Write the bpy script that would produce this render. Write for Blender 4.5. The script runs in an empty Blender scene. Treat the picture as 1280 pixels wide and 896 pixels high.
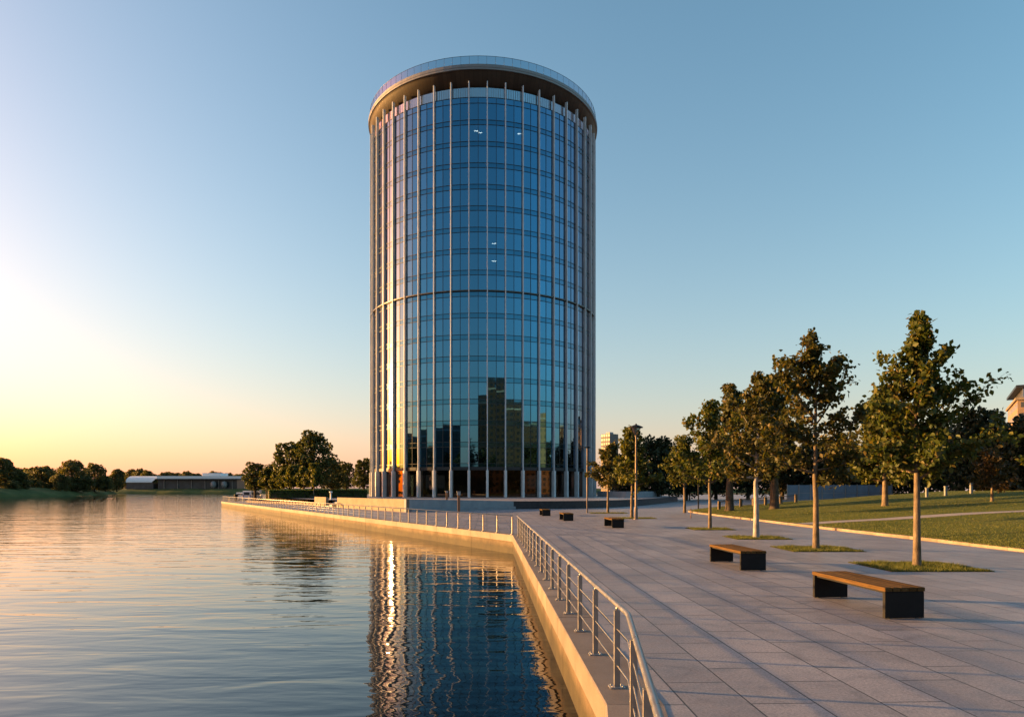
import bpy, math, random
import numpy as np
from mathutils import Vector, Matrix

scn = bpy.context.scene
col = scn.collection
R = math.radians
PI = math.pi
F = 853.333          # focal length in photo pixels (24 mm on a 36 mm wide sensor)
HOR = 612.0          # horizon row in the photo
CAMZ = 2.3
random.seed(7)
rng = np.random.default_rng(11)

def at(px, y, h=None):
    """World X of a photo column at distance y."""
    return (px - 640.0) / F * y

def dist(py, h=0.0):
    return F * (CAMZ - h) / (py - HOR)

# ------------------------------------------------------------------ helpers
class MB:
    def __init__(self):
        self.v, self.f, self.m, self.s = [], [], [], []
    def face(self, idx, mi=0, smooth=False):
        self.f.append(tuple(idx)); self.m.append(mi); self.s.append(smooth)
    def add(self, vs, fs, mi=0, smooth=False):
        b = len(self.v); self.v += [tuple(map(float, p)) for p in vs]
        for f in fs: self.face([b + i for i in f], mi, smooth)
    def box(self, x0, x1, y0, y1, z0, z1, mi=0):
        self.add([(x0,y0,z0),(x1,y0,z0),(x1,y1,z0),(x0,y1,z0),(x0,y0,z1),(x1,y0,z1),(x1,y1,z1),(x0,y1,z1)],
                 [(0,3,2,1),(4,5,6,7),(0,1,5,4),(1,2,6,5),(2,3,7,6),(3,0,4,7)], mi)
    def obox(self, c, ax, L, W, z0, z1, mi=0):
        """box centred on c in plan, length L along ax, width W"""
        a = Vector((ax[0], ax[1])).normalized(); n = Vector((-a.y, a.x))
        P = [Vector((c[0], c[1])) + a*sx*L/2 + n*sy*W/2 for sx, sy in ((-1,-1),(1,-1),(1,1),(-1,1))]
        self.add([(p.x,p.y,z0) for p in P] + [(p.x,p.y,z1) for p in P],
                 [(0,3,2,1),(4,5,6,7),(0,1,5,4),(1,2,6,5),(2,3,7,6),(3,0,4,7)], mi)
    def bevbox(self, x0, x1, y0, y1, z0, z1, b=.01, mi=0):
        """box with chamfered vertical and top edges"""
        def ring(x0,x1,y0,y1,z,b):
            return [(x0+b,y0,z),(x1-b,y0,z),(x1,y0+b,z),(x1,y1-b,z),(x1-b,y1,z),(x0+b,y1,z),(x0,y1-b,z),(x0,y0+b,z)]
        vs = ring(x0,x1,y0,y1,z0,b) + ring(x0,x1,y0,y1,z1-b,b) + ring(x0+b,x1-b,y0+b,y1-b,z1,b)
        fs = [tuple(range(7,-1,-1)), tuple(range(16,24))]
        for r in (0,8):
            for i in range(8): fs.append((r+i, r+(i+1)%8, r+8+(i+1)%8, r+8+i))
        self.add(vs, fs, mi)
    def tube(self, pts, rads, n=8, mi=0, cap=True, smooth=True):
        pts = [Vector(p) for p in pts]
        if not hasattr(rads, '__len__'): rads = [rads]*len(pts)
        b = len(self.v); up = None
        for i, p in enumerate(pts):
            if i == 0: d = pts[1]-pts[0]
            elif i == len(pts)-1: d = pts[-1]-pts[-2]
            else: d = (pts[i+1]-p).normalized() + (p-pts[i-1]).normalized()
            d.normalize()
            if up is None:
                up = Vector((0,0,1)) if abs(d.z) < .9 else Vector((1,0,0))
            s = d.cross(up).normalized(); up = s.cross(d).normalized()
            for k in range(n):
                a = 2*PI*k/n
                q = p + (s*math.cos(a) + up*math.sin(a))*rads[i]
                self.v.append((q.x,q.y,q.z))
        for i in range(len(pts)-1):
            for k in range(n):
                self.face((b+i*n+k, b+i*n+(k+1)%n, b+(i+1)*n+(k+1)%n, b+(i+1)*n+k), mi, smooth)
        if cap:
            self.face([b+k for k in range(n)][::-1], mi)
            self.face([b+(len(pts)-1)*n+k for k in range(n)], mi)
    def lathe(self, prof, n=24, c=(0,0), mi=0, smooth=False, a0=0, a1=2*PI):
        full = abs(a1-a0) > 6.28
        b = len(self.v); m = n if full else n+1
        for r, z in prof:
            for k in range(m):
                a = a0 + (a1-a0)*k/n
                self.v.append((c[0]+r*math.cos(a), c[1]+r*math.sin(a), z))
        for i in range(len(prof)-1):
            for k in range(n):
                k2 = (k+1) % m
                self.face((b+i*m+k, b+i*m+k2, b+(i+1)*m+k2, b+(i+1)*m+k), mi, smooth)
    def prism(self, poly, z0, z1, mi=0, mi_side=None, bottom=True):
        n = len(poly); b = len(self.v)
        zt = z1 if hasattr(z1, '__len__') else [z1]*n
        self.v += [(p[0],p[1],z0) for p in poly] + [(p[0],p[1],zt[i]) for i, p in enumerate(poly)]
        if bottom: self.face([b+i for i in range(n)][::-1], mi)
        self.face([b+n+i for i in range(n)], mi)
        for i in range(n):
            self.face((b+i, b+(i+1)%n, b+n+(i+1)%n, b+n+i), mi if mi_side is None else mi_side)
    def build(self, name, mats, parent=None, loc=None):
        me = bpy.data.meshes.new(name)
        me.from_pydata(self.v, [], self.f)
        for mt in (mats if isinstance(mats, (list, tuple)) else [mats]): me.materials.append(mt)
        me.polygons.foreach_set('material_index', self.m)
        me.polygons.foreach_set('use_smooth', self.s)
        me.update()
        o = bpy.data.objects.new(name, me); col.objects.link(o)
        if parent: o.parent = parent
        if loc is not None: o.location = loc
        return o

def np_obj(name, V, FA, mat, parent=None, smooth=False):
    me = bpy.data.meshes.new(name)
    n, (m, k) = len(V), FA.shape
    me.vertices.add(n); me.vertices.foreach_set('co', np.ascontiguousarray(V, dtype=np.float32).ravel())
    me.loops.add(m*k); me.loops.foreach_set('vertex_index', FA.astype(np.int32).ravel())
    me.polygons.add(m); me.polygons.foreach_set('loop_start', np.arange(0, m*k, k, dtype=np.int32))
    me.materials.append(mat)
    if smooth: me.polygons.foreach_set('use_smooth', np.ones(m, dtype=bool))
    me.update(calc_edges=True); me.validate()
    o = bpy.data.objects.new(name, me); col.objects.link(o)
    if parent: o.parent = parent
    return o

def empty(name, loc=(0,0,0), rz=0):
    o = bpy.data.objects.new(name, None); col.objects.link(o)
    o.empty_display_size = .3
    o.location = loc; o.rotation_euler = (0,0,rz)
    return o
def tag(o, label=None, cat=None, group=None, kind=None):
    if label: o['label'] = label
    if cat: o['category'] = cat
    if group: o['group'] = group
    if kind: o['kind'] = kind
    return o
CH = {}
def kids(o): return [c for c in bpy.data.objects if c.parent == o]
def copy_tree(o, parent=None):
    c = o.copy(); col.objects.link(c); c.parent = parent
    for ch in kids(o): copy_tree(ch, c)
    return c

# ------------------------------------------------------------------ materials
def mat(name):
    m = bpy.data.materials.new(name); m.use_nodes = True
    nt = m.node_tree; nt.nodes.clear()
    out = nt.nodes.new('ShaderNodeOutputMaterial')
    return m, nt, out
def N(nt, typ, **kw):
    n = nt.nodes.new(typ)
    for k, v in kw.items():
        if k in n.inputs and not hasattr(n, k): n.inputs[k].default_value = v
        else: setattr(n, k, v)
    return n
def setin(n, **kw):
    for k, v in kw.items(): n.inputs[k.replace('_', ' ')].default_value = v
def ramp(nt, stops, fac=None):
    r = nt.nodes.new('ShaderNodeValToRGB'); e = r.color_ramp.elements
    while len(e) < len(stops): e.new(.5)
    for i, (p, c) in enumerate(stops):
        e[i].position = p; e[i].color = (*c, 1) if len(c) == 3 else c
    if fac is not None: nt.links.new(fac, r.inputs[0])
    return r
def noise(nt, scale, detail=4, rough=.55, vec=None, dist=0):
    n = nt.nodes.new('ShaderNodeTexNoise')
    n.inputs['Scale'].default_value = scale; n.inputs['Detail'].default_value = detail
    n.inputs['Roughness'].default_value = rough; n.inputs['Distortion'].default_value = dist
    if vec is not None: nt.links.new(vec, n.inputs['Vector'])
    return n
def coords(nt, what='Object'):
    return nt.nodes.new('ShaderNodeTexCoord').outputs[what]
def mapping(nt, vec, scale=(1,1,1), rot=(0,0,0), loc=(0,0,0)):
    m = nt.nodes.new('ShaderNodeMapping')
    m.inputs['Scale'].default_value = scale; m.inputs['Rotation'].default_value = rot; m.inputs['Location'].default_value = loc
    nt.links.new(vec, m.inputs['Vector']); return m.outputs[0]
def mixc(nt, a, b, fac, mode='MIX'):
    m = nt.nodes.new('ShaderNodeMix'); m.data_type = 'RGBA'; m.blend_type = mode
    for s, v in ((6, a), (7, b), (0, fac)):
        if isinstance(v, (tuple, list)): m.inputs[s].default_value = (*v, 1) if len(v) == 3 else v
        elif isinstance(v, (int, float)): m.inputs[s].default_value = v
        else: nt.links.new(v, m.inputs[s])
    return m.outputs[2]
def bsdf(nt, out, color=None, rough=.6, metal=0.0, spec=.5, ior=None):
    p = nt.nodes.new('ShaderNodeBsdfPrincipled')
    if isinstance(color, tuple): p.inputs['Base Color'].default_value = (*color, 1)
    elif color is not None: nt.links.new(color, p.inputs['Base Color'])
    if isinstance(rough, (int, float)): p.inputs['Roughness'].default_value = rough
    else: nt.links.new(rough, p.inputs['Roughness'])
    p.inputs['Metallic'].default_value = metal
    p.inputs['Specular IOR Level'].default_value = spec
    if ior: p.inputs['IOR'].default_value = ior
    if out: nt.links.new(p.outputs[0], out.inputs[0])
    return p
def bump(nt, height, strength=.3, distance=.02, normal=None):
    b = nt.nodes.new('ShaderNodeBump')
    b.inputs['Strength'].default_value = strength; b.inputs['Distance'].default_value = distance
    nt.links.new(height, b.inputs['Height'])
    if normal is not None: nt.links.new(normal, b.inputs['Normal'])
    return b.outputs[0]
def math_n(nt, op, a, b=None):
    m = nt.nodes.new('ShaderNodeMath'); m.operation = op
    for i, v in enumerate((a, b)):
        if v is None: continue
        if isinstance(v, (int, float)): m.inputs[i].default_value = v
        else: nt.links.new(v, m.inputs[i])
    return m.outputs[0]

def rough_mat(name, c1, c2, scale=3, rough=.7, bs=.2, bd=.01, metal=0, spec=.4, fine=60):
    """a general stone / paint / bark surface: large blotches, fine grain and a little relief"""
    m, nt, out = mat(name); v = coords(nt)
    n1 = noise(nt, scale, 5, .6, v); n2 = noise(nt, fine, 3, .6, v)
    r = ramp(nt, [(.32, c1), (.7, c2)], n1.outputs[0])
    g = ramp(nt, [(.3, (.78,)*3), (.7, (1.12,)*3)], n2.outputs[0])
    c = mixc(nt, r.outputs[0], g.outputs[0], 1.0, 'MULTIPLY')
    p = bsdf(nt, out, c, rough, metal, spec)
    nt.links.new(bump(nt, n2.outputs[0], bs, bd), p.inputs['Normal'])
    return m

M = {}
# paving ------------------------------------------------------------
def paving(name, ang, bw, rh, c1, c2, cm):
    m, nt, out = mat(name); v = coords(nt)
    vm = mapping(nt, v, rot=(0,0,ang))
    b = nt.nodes.new('ShaderNodeTexBrick'); nt.links.new(vm, b.inputs['Vector'])
    b.offset = .43; b.offset_frequency = 2; b.squash = 1
    setin(b, Scale=1.0, Mortar_Size=.010, Mortar_Smooth=.15, Bias=0.0, Brick_Width=bw, Row_Height=rh)
    b.inputs['Color1'].default_value = (*c1,1); b.inputs['Color2'].default_value = (*c2,1); b.inputs['Mortar'].default_value = (*cm,1)
    n1 = noise(nt, .35, 6, .62, v); n2 = noise(nt, 30, 5, .8, v); n3 = noise(nt, 2.2, 5, .65, v, .6)
    n4 = noise(nt, 150, 2, .6, v); n5 = noise(nt, .9, 6, .7, v, 1.5)
    dirt = ramp(nt, [(.30, (.62,.61,.62)), (.42, (1,1,1))], n5.outputs[0])
    fine = ramp(nt, [(.38, (.72,)*3), (.62, (1.25,)*3)], n4.outputs[0])
    big = ramp(nt, [(.3, (.72,.72,.74)), (.65, (1.06,1.05,1.04))], n1.outputs[0])
    mid = ramp(nt, [(.34, (.74,.73,.72)), (.5, (1,1,1)), (.72, (1.08,1.08,1.08))], n3.outputs[0])
    grain = ramp(nt, [(.34, (.52,.52,.55)), (.5,(1,1,1)), (.66, (1.42,1.38,1.34))], n2.outputs[0])
    c = mixc(nt, b.outputs[0], big.outputs[0], 1, 'MULTIPLY')
    c = mixc(nt, c, mid.outputs[0], .8, 'MULTIPLY')
    c = mixc(nt, c, grain.outputs[0], .9, 'MULTIPLY')
    c = mixc(nt, c, fine.outputs[0], .8, 'MULTIPLY')
    c = mixc(nt, c, dirt.outputs[0], .6, 'MULTIPLY')
    rg = ramp(nt, [(.3,(.42,)*3), (.7,(.62,)*3)], n3.outputs[0])
    p = bsdf(nt, out, c, rg.outputs[0], 0, .5)
    inv = math_n(nt, 'SUBTRACT', 1.0, b.outputs['Fac'])
    # every slab sits at its own slight level
    h = math_n(nt, 'ADD', math_n(nt, 'MULTIPLY', inv, 1.0), math_n(nt, 'MULTIPLY', n2.outputs[0], .10))
    h = math_n(nt, 'ADD', h, math_n(nt, 'MULTIPLY', n3.outputs[0], .35))
    nt.links.new(bump(nt, h, .5, .006), p.inputs['Normal'])
    return m
M['paving'] = paving('granite_paving', R(-92.1), 1.45, .71, (.292,.278,.288), (.226,.217,.228), (.03,.028,.032))
M['terrace'] = paving('terrace_paving', R(-30), 1.2, .6, (.32,.31,.31), (.27,.265,.27), (.1,.1,.1))
M['path'] = rough_mat('path_asphalt', (.24,.22,.21), (.32,.29,.27), 1.2, .85, .3, .01)
M['granite_dark'] = rough_mat('dark_granite', (.028,.028,.032), (.05,.05,.055), 2, .5, .15, .005)
M['stone'] = rough_mat('pale_concrete', (.175,.140,.098), (.25,.205,.15), .8, .8, .25, .006)
M['stone_grey'] = rough_mat('grey_stone', (.27,.28,.30), (.36,.37,.39), .9, .75, .2, .006)
M['kerb'] = rough_mat('kerb_stone', (.20,.155,.12), (.30,.24,.19), 1.6, .8, .35, .008)
M['coping'] = rough_mat('coping_granite', (.165,.138,.115), (.25,.215,.185), 1.1, .65, .25, .004, fine=70)
def per_stone(m, lo, hi):
    """each separate stone gets its own tone"""
    nt = m.node_tree; p = next(n for n in nt.nodes if n.type == 'BSDF_PRINCIPLED'); src = p.inputs['Base Color'].links[0].from_socket
    g = nt.nodes.new('ShaderNodeNewGeometry'); r = ramp(nt, [(0,lo),(1,hi)], g.outputs['Random Per Island'])
    nt.links.new(mixc(nt, src, r.outputs[0], 1, 'MULTIPLY'), p.inputs['Base Color'])
per_stone(M['coping'], (.80,.79,.78), (1.14,1.13,1.12)); per_stone(M['kerb'], (.78,.76,.74), (1.15,1.14,1.12))

def quay_mat():
    m, nt, out = mat('quay_concrete'); v = coords(nt)
    sx = nt.nodes.new('ShaderNodeSeparateXYZ'); nt.links.new(v, sx.inputs[0])
    n1 = noise(nt, .9, 6, .65, v); n2 = noise(nt, 30, 3, .6, v)
    st = noise(nt, 1.0, 5, .6, mapping(nt, v, (1.1,1.1,.22)))        # runs of rain and rust down the face
    base = ramp(nt, [(.3,(.085,.058,.033)), (.68,(.15,.108,.066))], n1.outputs[0])
    streak = ramp(nt, [(.38,(.58,.52,.44)), (.56,(1,1,1))], st.outputs[0])
    c = mixc(nt, base.outputs[0], streak.outputs[0], .8, 'MULTIPLY')
    g = ramp(nt, [(.3,(.8,)*3), (.7,(1.12,)*3)], n2.outputs[0])
    c = mixc(nt, c, g.outputs[0], 1, 'MULTIPLY')
    isl = nt.nodes.new('ShaderNodeNewGeometry'); ir = ramp(nt, [(0,(.78,.76,.72)), (1,(1.15,1.14,1.1))], isl.outputs['Random Per Island'])
    c = mixc(nt, c, ir.outputs[0], 1, 'MULTIPLY')
    # the algae and wet band left by the water, with an uneven upper edge
    wob = noise(nt, 1.6, 4, .6, v)
    zz = math_n(nt, 'ADD', sx.outputs[2], math_n(nt, 'MULTIPLY', math_n(nt, 'SUBTRACT', wob.outputs[0], .5), -.35))
    wet = nt.nodes.new('ShaderNodeMapRange'); nt.links.new(zz, wet.inputs[0])
    setin(wet, From_Min=-.46, From_Max=-.66, To_Min=0.0, To_Max=1.0)
    alg = ramp(nt, [(.35,(.016,.013,.007)), (.6,(.040,.032,.013))], n1.outputs[0])
    c = mixc(nt, c, alg.outputs[0], math_n(nt, 'MULTIPLY', wet.outputs[0], .95))
    p = bsdf(nt, out, c, .75, 0, .4)
    nt.links.new(bump(nt, math_n(nt,'ADD', n2.outputs[0], math_n(nt,'MULTIPLY', n1.outputs[0], 3)), .3, .01), p.inputs['Normal'])
    return m
M['quay'] = quay_mat()

def water_mat():
    m, nt, out = mat('river_water'); v = coords(nt)
    # long low swell, wind ripples running across the view, small cross ripples
    a = noise(nt, .16, 2, .5, mapping(nt, v, (.55,1.5,1), (0,0,R(-6))), .3)
    b = noise(nt, .75, 2, .5, mapping(nt, v, (.45,1.5,1), (0,0,R(5))), .5)
    c = noise(nt, 2.6, 2, .5, mapping(nt, v, (.6,1.4,1), (0,0,R(-12))), .3)
    patch = noise(nt, .035, 2, .5, mapping(nt, v, (1,2.2,1)))
    pr = ramp(nt, [(.35,(.45,)*3), (.65,(1.0,)*3)], patch.outputs[0])
    h = math_n(nt, 'ADD', math_n(nt,'MULTIPLY', a.outputs[0], WAVE[0]), math_n(nt,'MULTIPLY', b.outputs[0], WAVE[1]))
    h2 = math_n(nt,'MULTIPLY', math_n(nt,'MULTIPLY', c.outputs[0], WAVE[2]), pr.outputs[0])
    h = math_n(nt, 'ADD', h, h2)
    p = bsdf(nt, out, (.003,.007,.010), .02, 0, .5, WATER_IOR)
    bn = nt.nodes.new('ShaderNodeBump'); bn.inputs['Strength'].default_value = 1; bn.inputs['Distance'].default_value = 1
    nt.links.new(h, bn.inputs['Height']); nt.links.new(bn.outputs[0], p.inputs['Normal'])
    return m
WAVE = (.055, .036, .010); WATER_IOR = 1.46
M['water'] = water_mat()

def ground_mat(name, cols, sc=.5):
    m, nt, out = mat(name); v = coords(nt)
    n1 = noise(nt, sc, 7, .65, v); n2 = noise(nt, 14, 4, .7, v); n3 = noise(nt, sc*.22, 3, .5, v)
    r = ramp(nt, [(.28, cols[0]), (.5, cols[1]), (.72, cols[2])], n1.outputs[0])
    g = ramp(nt, [(.3,(.65,)*3), (.7,(1.25,)*3)], n2.outputs[0])
    k = ramp(nt, [(.35,(.75,.8,.7)), (.65,(1.15,1.1,1.0))], n3.outputs[0])
    c = mixc(nt, mixc(nt, r.outputs[0], g.outputs[0], 1, 'MULTIPLY'), k.outputs[0], .8, 'MULTIPLY')
    p = bsdf(nt, out, c, .95, 0, .1)
    nt.links.new(bump(nt, math_n(nt,'ADD', n2.outputs[0], n1.outputs[0]), .8, .06), p.inputs['Normal'])
    return m
M['lawn'] = ground_mat('lawn_turf', ((.065,.085,.016),(.095,.112,.022),(.13,.125,.032)), .6)
M['bank'] = ground_mat('bank_turf', ((.07,.085,.035),(.095,.115,.045),(.13,.13,.055)), .2)
M['soil'] = ground_mat('bed_soil', ((.03,.03,.012),(.05,.05,.018),(.075,.06,.025)), 2)
M['land'] = ground_mat('far_land', ((.05,.06,.03),(.08,.08,.05),(.12,.11,.08)), .05)

def leaf_mat(name, stops, trans=.35):
    m, nt, out = mat(name)
    g = nt.nodes.new('ShaderNodeNewGeometry')
    r = ramp(nt, stops, g.outputs['Random Per Island'])
    p = bsdf(nt, None, r.outputs[0], .55, 0, .35)
    t = nt.nodes.new('ShaderNodeBsdfTranslucent')
    tc = mixc(nt, r.outputs[0], (1.6,1.5,.6), 1, 'MULTIPLY'); nt.links.new(tc, t.inputs[0])
    mx = nt.nodes.new('ShaderNodeMixShader'); mx.inputs[0].default_value = trans
    nt.links.new(p.outputs[0], mx.inputs[1]); nt.links.new(t.outputs[0], mx.inputs[2])
    nt.links.new(mx.outputs[0], out.inputs[0]); return m
M['leaf'] = leaf_mat('maple_leaves', [(0,(.036,.056,.010)), (.5,(.064,.085,.014)), (.85,(.10,.102,.018)), (1,(.13,.09,.02))])
M['leaf_lime'] = leaf_mat('lime_leaves', [(0,(.040,.058,.011)), (.5,(.075,.088,.016)), (1,(.13,.12,.025))])
M['leaf_brown'] = leaf_mat('brown_leaves', [(0,(.036,.046,.011)), (.6,(.064,.066,.015)), (1,(.115,.082,.02))])
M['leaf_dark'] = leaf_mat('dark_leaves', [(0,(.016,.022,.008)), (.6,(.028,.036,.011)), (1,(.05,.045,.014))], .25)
M['leaf_bank'] = leaf_mat('bank_leaves', [(0,(.05,.055,.022)), (.5,(.085,.085,.03)), (1,(.14,.12,.04))], .4)
M['leaf_red'] = leaf_mat('russet_leaves', [(0,(.045,.034,.012)), (.5,(.07,.045,.015)), (1,(.10,.058,.018))])
M['leaf_far'] = leaf_mat('far_leaves', [(0,(.036,.050,.014)), (.5,(.06,.074,.018)), (1,(.10,.095,.028))], .3)
M['blade'] = leaf_mat('grass_blades', [(0,(.078,.10,.016)), (1,(.115,.125,.025))], .3)
M['hedge'] = leaf_mat('hedge_leaves', [(0,(.05,.085,.015)), (1,(.10,.14,.025))], .3)

def bark(name, c1, c2):
    m, nt, out = mat(name); v = coords(nt)
    n1 = noise(nt, 9, 5, .65, mapping(nt, v, (1,1,.22))); n2 = noise(nt, 2.5, 4, .6, v)
    r = ramp(nt, [(.32,c1), (.68,c2)], n1.outputs[0])
    k = ramp(nt, [(.35,(.7,)*3), (.65,(1.15,)*3)], n2.outputs[0])
    p = bsdf(nt, out, mixc(nt, r.outputs[0], k.outputs[0], 1, 'MULTIPLY'), .9, 0, .2)
    nt.links.new(bump(nt, n1.outputs[0], .9, .03), p.inputs['Normal']); return m
M['bark'] = bark('brown_bark', (.10,.075,.05), (.24,.185,.125))
M['bark_dark'] = bark('dark_bark', (.05,.04,.03), (.13,.10,.07))
M['bark_white'] = bark('limewashed_bark', (.27,.255,.24), (.42,.40,.37))

def glass_mat(name, tint, see, r1=.012, r2=.22, mix2=.10, vary=.08):
    m, nt, out = mat(name)
    oi = nt.nodes.new('ShaderNodeNewGeometry')
    k = ramp(nt, [(0,(1-vary,)*3), (1,(1+vary,)*3)], oi.outputs['Random Per Island'])
    c = mixc(nt, tint, k.outputs[0], 1, 'MULTIPLY')
    v = coords(nt)
    n = noise(nt, .22, 2, .5, v)
    bn = bump(nt, n.outputs[0], .25, .02)
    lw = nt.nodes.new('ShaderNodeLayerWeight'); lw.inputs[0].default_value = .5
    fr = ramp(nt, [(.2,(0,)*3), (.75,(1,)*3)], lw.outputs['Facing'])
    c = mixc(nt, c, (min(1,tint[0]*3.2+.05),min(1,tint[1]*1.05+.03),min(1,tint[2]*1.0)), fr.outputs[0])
    a = bsdf(nt, None, c, r1, 1.0); b = bsdf(nt, None, c, r2, 1.0)
    nt.links.new(bn, a.inputs['Normal'])
    m1 = nt.nodes.new('ShaderNodeMixShader'); m1.inputs[0].default_value = mix2
    nt.links.new(a.outputs[0], m1.inputs[1]); nt.links.new(b.outputs[0], m1.inputs[2])
    t = nt.nodes.new('ShaderNodeBsdfTransparent'); t.inputs[0].default_value = (.55,.75,.85,1)
    m2 = nt.nodes.new('ShaderNodeMixShader'); m2.inputs[0].default_value = see
    nt.links.new(m1.outputs[0], m2.inputs[1]); nt.links.new(t.outputs[0], m2.inputs[2])
    nt.links.new(m2.outputs[0], out.inputs[0]); return m
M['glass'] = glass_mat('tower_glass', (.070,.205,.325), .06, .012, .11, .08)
M['spandrel'] = glass_mat('spandrel_glass', (.042,.15,.245), .0, .03)
M['lobby_glass'] = glass_mat('lobby_glass', (.06,.056,.05), .14, .01)
M['clear'] = glass_mat('railing_glass', (.22,.28,.33), .62, .02)
M['lamp_glass'] = glass_mat('lamp_glass', (.5,.5,.48), .72, .05)
M['clerestory'] = glass_mat('clerestory_glass', (.36,.48,.55), .12, .1, .3, .5)

def metal(name, c, rough=.35, met=.9, sc=8):
    m, nt, out = mat(name); v = coords(nt)
    n = noise(nt, sc, 4, .6, v)
    r = ramp(nt, [(.3,(max(rough-.1,.05),)*3), (.7,(rough+.12,)*3)], n.outputs[0])
    k = ramp(nt, [(.3,tuple(x*.88 for x in c)), (.7,tuple(min(1,x*1.06) for x in c))], n.outputs[0])
    bsdf(nt, out, k.outputs[0], r.outputs[0], met, .5); return m
M['steel'] = metal('brushed_steel', (.36,.35,.345), .36, .8)
M['fin'] = metal('fin_aluminium', (.54,.57,.61), .42, .1, .8)
M['column'] = metal('column_cladding', (.60,.61,.62), .45, .1, .8)
M['mullion'] = metal('dark_mullion', (.025,.03,.035), .4, .4)
M['band'] = metal('bronze_band', (.07,.065,.06), .35, .6)
M['fascia'] = metal('fascia_aluminium', (.20,.195,.19), .4, .4, .5)
M['black'] = rough_mat('black_steel', (.006,.006,.007), (.011,.011,.012), 3, .62, .1, .002, 0, .25)
M['lamp_metal'] = metal('lamp_bronze', (.16,.12,.09), .5, .4)
M['white_metal'] = metal('white_paint', (.72,.73,.74), .5, 0, 2)
M['screen'] = rough_mat('screen_panel', (.15,.19,.24), (.20,.245,.30), .4, .5)
M['post_grey'] = rough_mat('weathered_white', (.20,.20,.20), (.27,.27,.27), 2, .7)
M['post_brown'] = metal('corten_steel', (.22,.11,.06), .7, .1, 3)
M['interior'] = rough_mat('dark_interior', (.04,.04,.045), (.07,.07,.075), .5, .8)
M['tyre'] = rough_mat('tyre_rubber', (.02,.02,.02), (.03,.03,.03))

def soffit_mat():
    m, nt, out = mat('soffit_boards'); v = coords(nt)
    s = nt.nodes.new('ShaderNodeSeparateXYZ'); nt.links.new(v, s.inputs[0])
    ang = math_n(nt, 'ARCTAN2', s.outputs[1], s.outputs[0])
    w = math_n(nt, 'FRACT', math_n(nt, 'MULTIPLY', ang, 180/(2*PI)))
    g = ramp(nt, [(0,(.35,)*3), (.06,(1,)*3), (.94,(1,)*3), (1,(.35,)*3)], w)
    cell = math_n(nt, 'FLOOR', math_n(nt, 'MULTIPLY', ang, 180/(2*PI)))
    wn = nt.nodes.new('ShaderNodeTexWhiteNoise'); wn.noise_dimensions = '1D'; nt.links.new(cell, wn.inputs['W'])
    k = ramp(nt, [(0,(.035,.027,.021)), (1,(.052,.040,.031))], wn.outputs[0])
    bsdf(nt, out, mixc(nt, k.outputs[0], g.outputs[0], 1, 'MULTIPLY'), .5, .1, .4); return m
M['soffit'] = soffit_mat()

def wood_mat():
    m, nt, out = mat('oiled_wood'); v = coords(nt)
    n = noise(nt, 6, 6, .65, mapping(nt, v, (5,.35,5)), 1.2); n2 = noise(nt, 1.5, 3, .5, v)
    g = nt.nodes.new('ShaderNodeNewGeometry')
    r = ramp(nt, [(.3,(.058,.033,.013)), (.7,(.145,.086,.034))], n.outputs[0])
    k = ramp(nt, [(0,(.72,.70,.68)), (1,(1.1,1.1,1.1))], g.outputs['Random Per Island'])
    p = bsdf(nt, out, mixc(nt, r.outputs[0], k.outputs[0], 1, 'MULTIPLY'), .9, 0, .06)
    nt.links.new(bump(nt, n.outputs[0], .25, .004), p.inputs['Normal']); return m
M['wood'] = wood_mat()

def emit(name, c, s):
    m, nt, out = mat(name); e = nt.nodes.new('ShaderNodeEmission')
    e.inputs[0].default_value = (*c,1); e.inputs[1].default_value = s
    nt.links.new(e.outputs[0], out.inputs[0]); return m
M['light'] = emit('office_light', (1,.93,.8), 6)

def block_mat(name, wall, glassc, bw, rh, vert=False):
    """far facades: a regular grid of windows in masonry"""
    m, nt, out = mat(name); v = coords(nt)
    s = nt.nodes.new('ShaderNodeSeparateXYZ'); nt.links.new(v, s.inputs[0])
    u = math_n(nt, 'ADD', s.outputs[0], s.outputs[1])
    fu = math_n(nt, 'FRACT', math_n(nt, 'DIVIDE', u, bw)); fv = math_n(nt, 'FRACT', math_n(nt, 'DIVIDE', s.outputs[2], rh))
    a = math_n(nt, 'MULTIPLY', math_n(nt,'GREATER_THAN', fu, .28), math_n(nt,'LESS_THAN', fu, .82))
    b = math_n(nt, 'MULTIPLY', math_n(nt,'GREATER_THAN', fv, .3), math_n(nt,'LESS_THAN', fv, .78))
    w = math_n(nt, 'MULTIPLY', a, b)
    n = noise(nt, .15, 4, .6, v)
    wr = ramp(nt, [(.3,tuple(x*.8 for x in wall)), (.7,wall)], n.outputs[0])
    c = mixc(nt, wr.outputs[0], glassc, w)
    rr = ramp(nt, [(0,(.85,)*3), (1,(.15,)*3)], w)
    bsdf(nt, out, c, rr.outputs[0], 0, .5); return m
M['brick_block'] = block_mat('brick_facade', (.05,.028,.018), (.012,.012,.014), 3.2, 3.6)
M['cream_block'] = block_mat('cream_facade', (.26,.18,.115), (.05,.055,.06), 3.0, 3.4)
M['pale_block'] = block_mat('pale_facade', (.15,.145,.15), (.05,.06,.08), 2.4, 3.2)
M['grey_block'] = block_mat('grey_facade', (.07,.062,.058), (.05,.06,.08), 2.4, 3.2)

# ------------------------------------------------------------------ camera, sky, sun
cam = bpy.data.cameras.new('camera'); co = bpy.data.objects.new('camera', cam); col.objects.link(co)
co.location = (0,0,CAMZ); co.rotation_euler = (R(90),0,0)
cam.lens = 24; cam.sensor_width = 36; cam.sensor_fit = 'HORIZONTAL'
cam.shift_y = (HOR-448)/1280
cam.clip_start = .1; cam.clip_end = 20000
scn.camera = co

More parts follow.
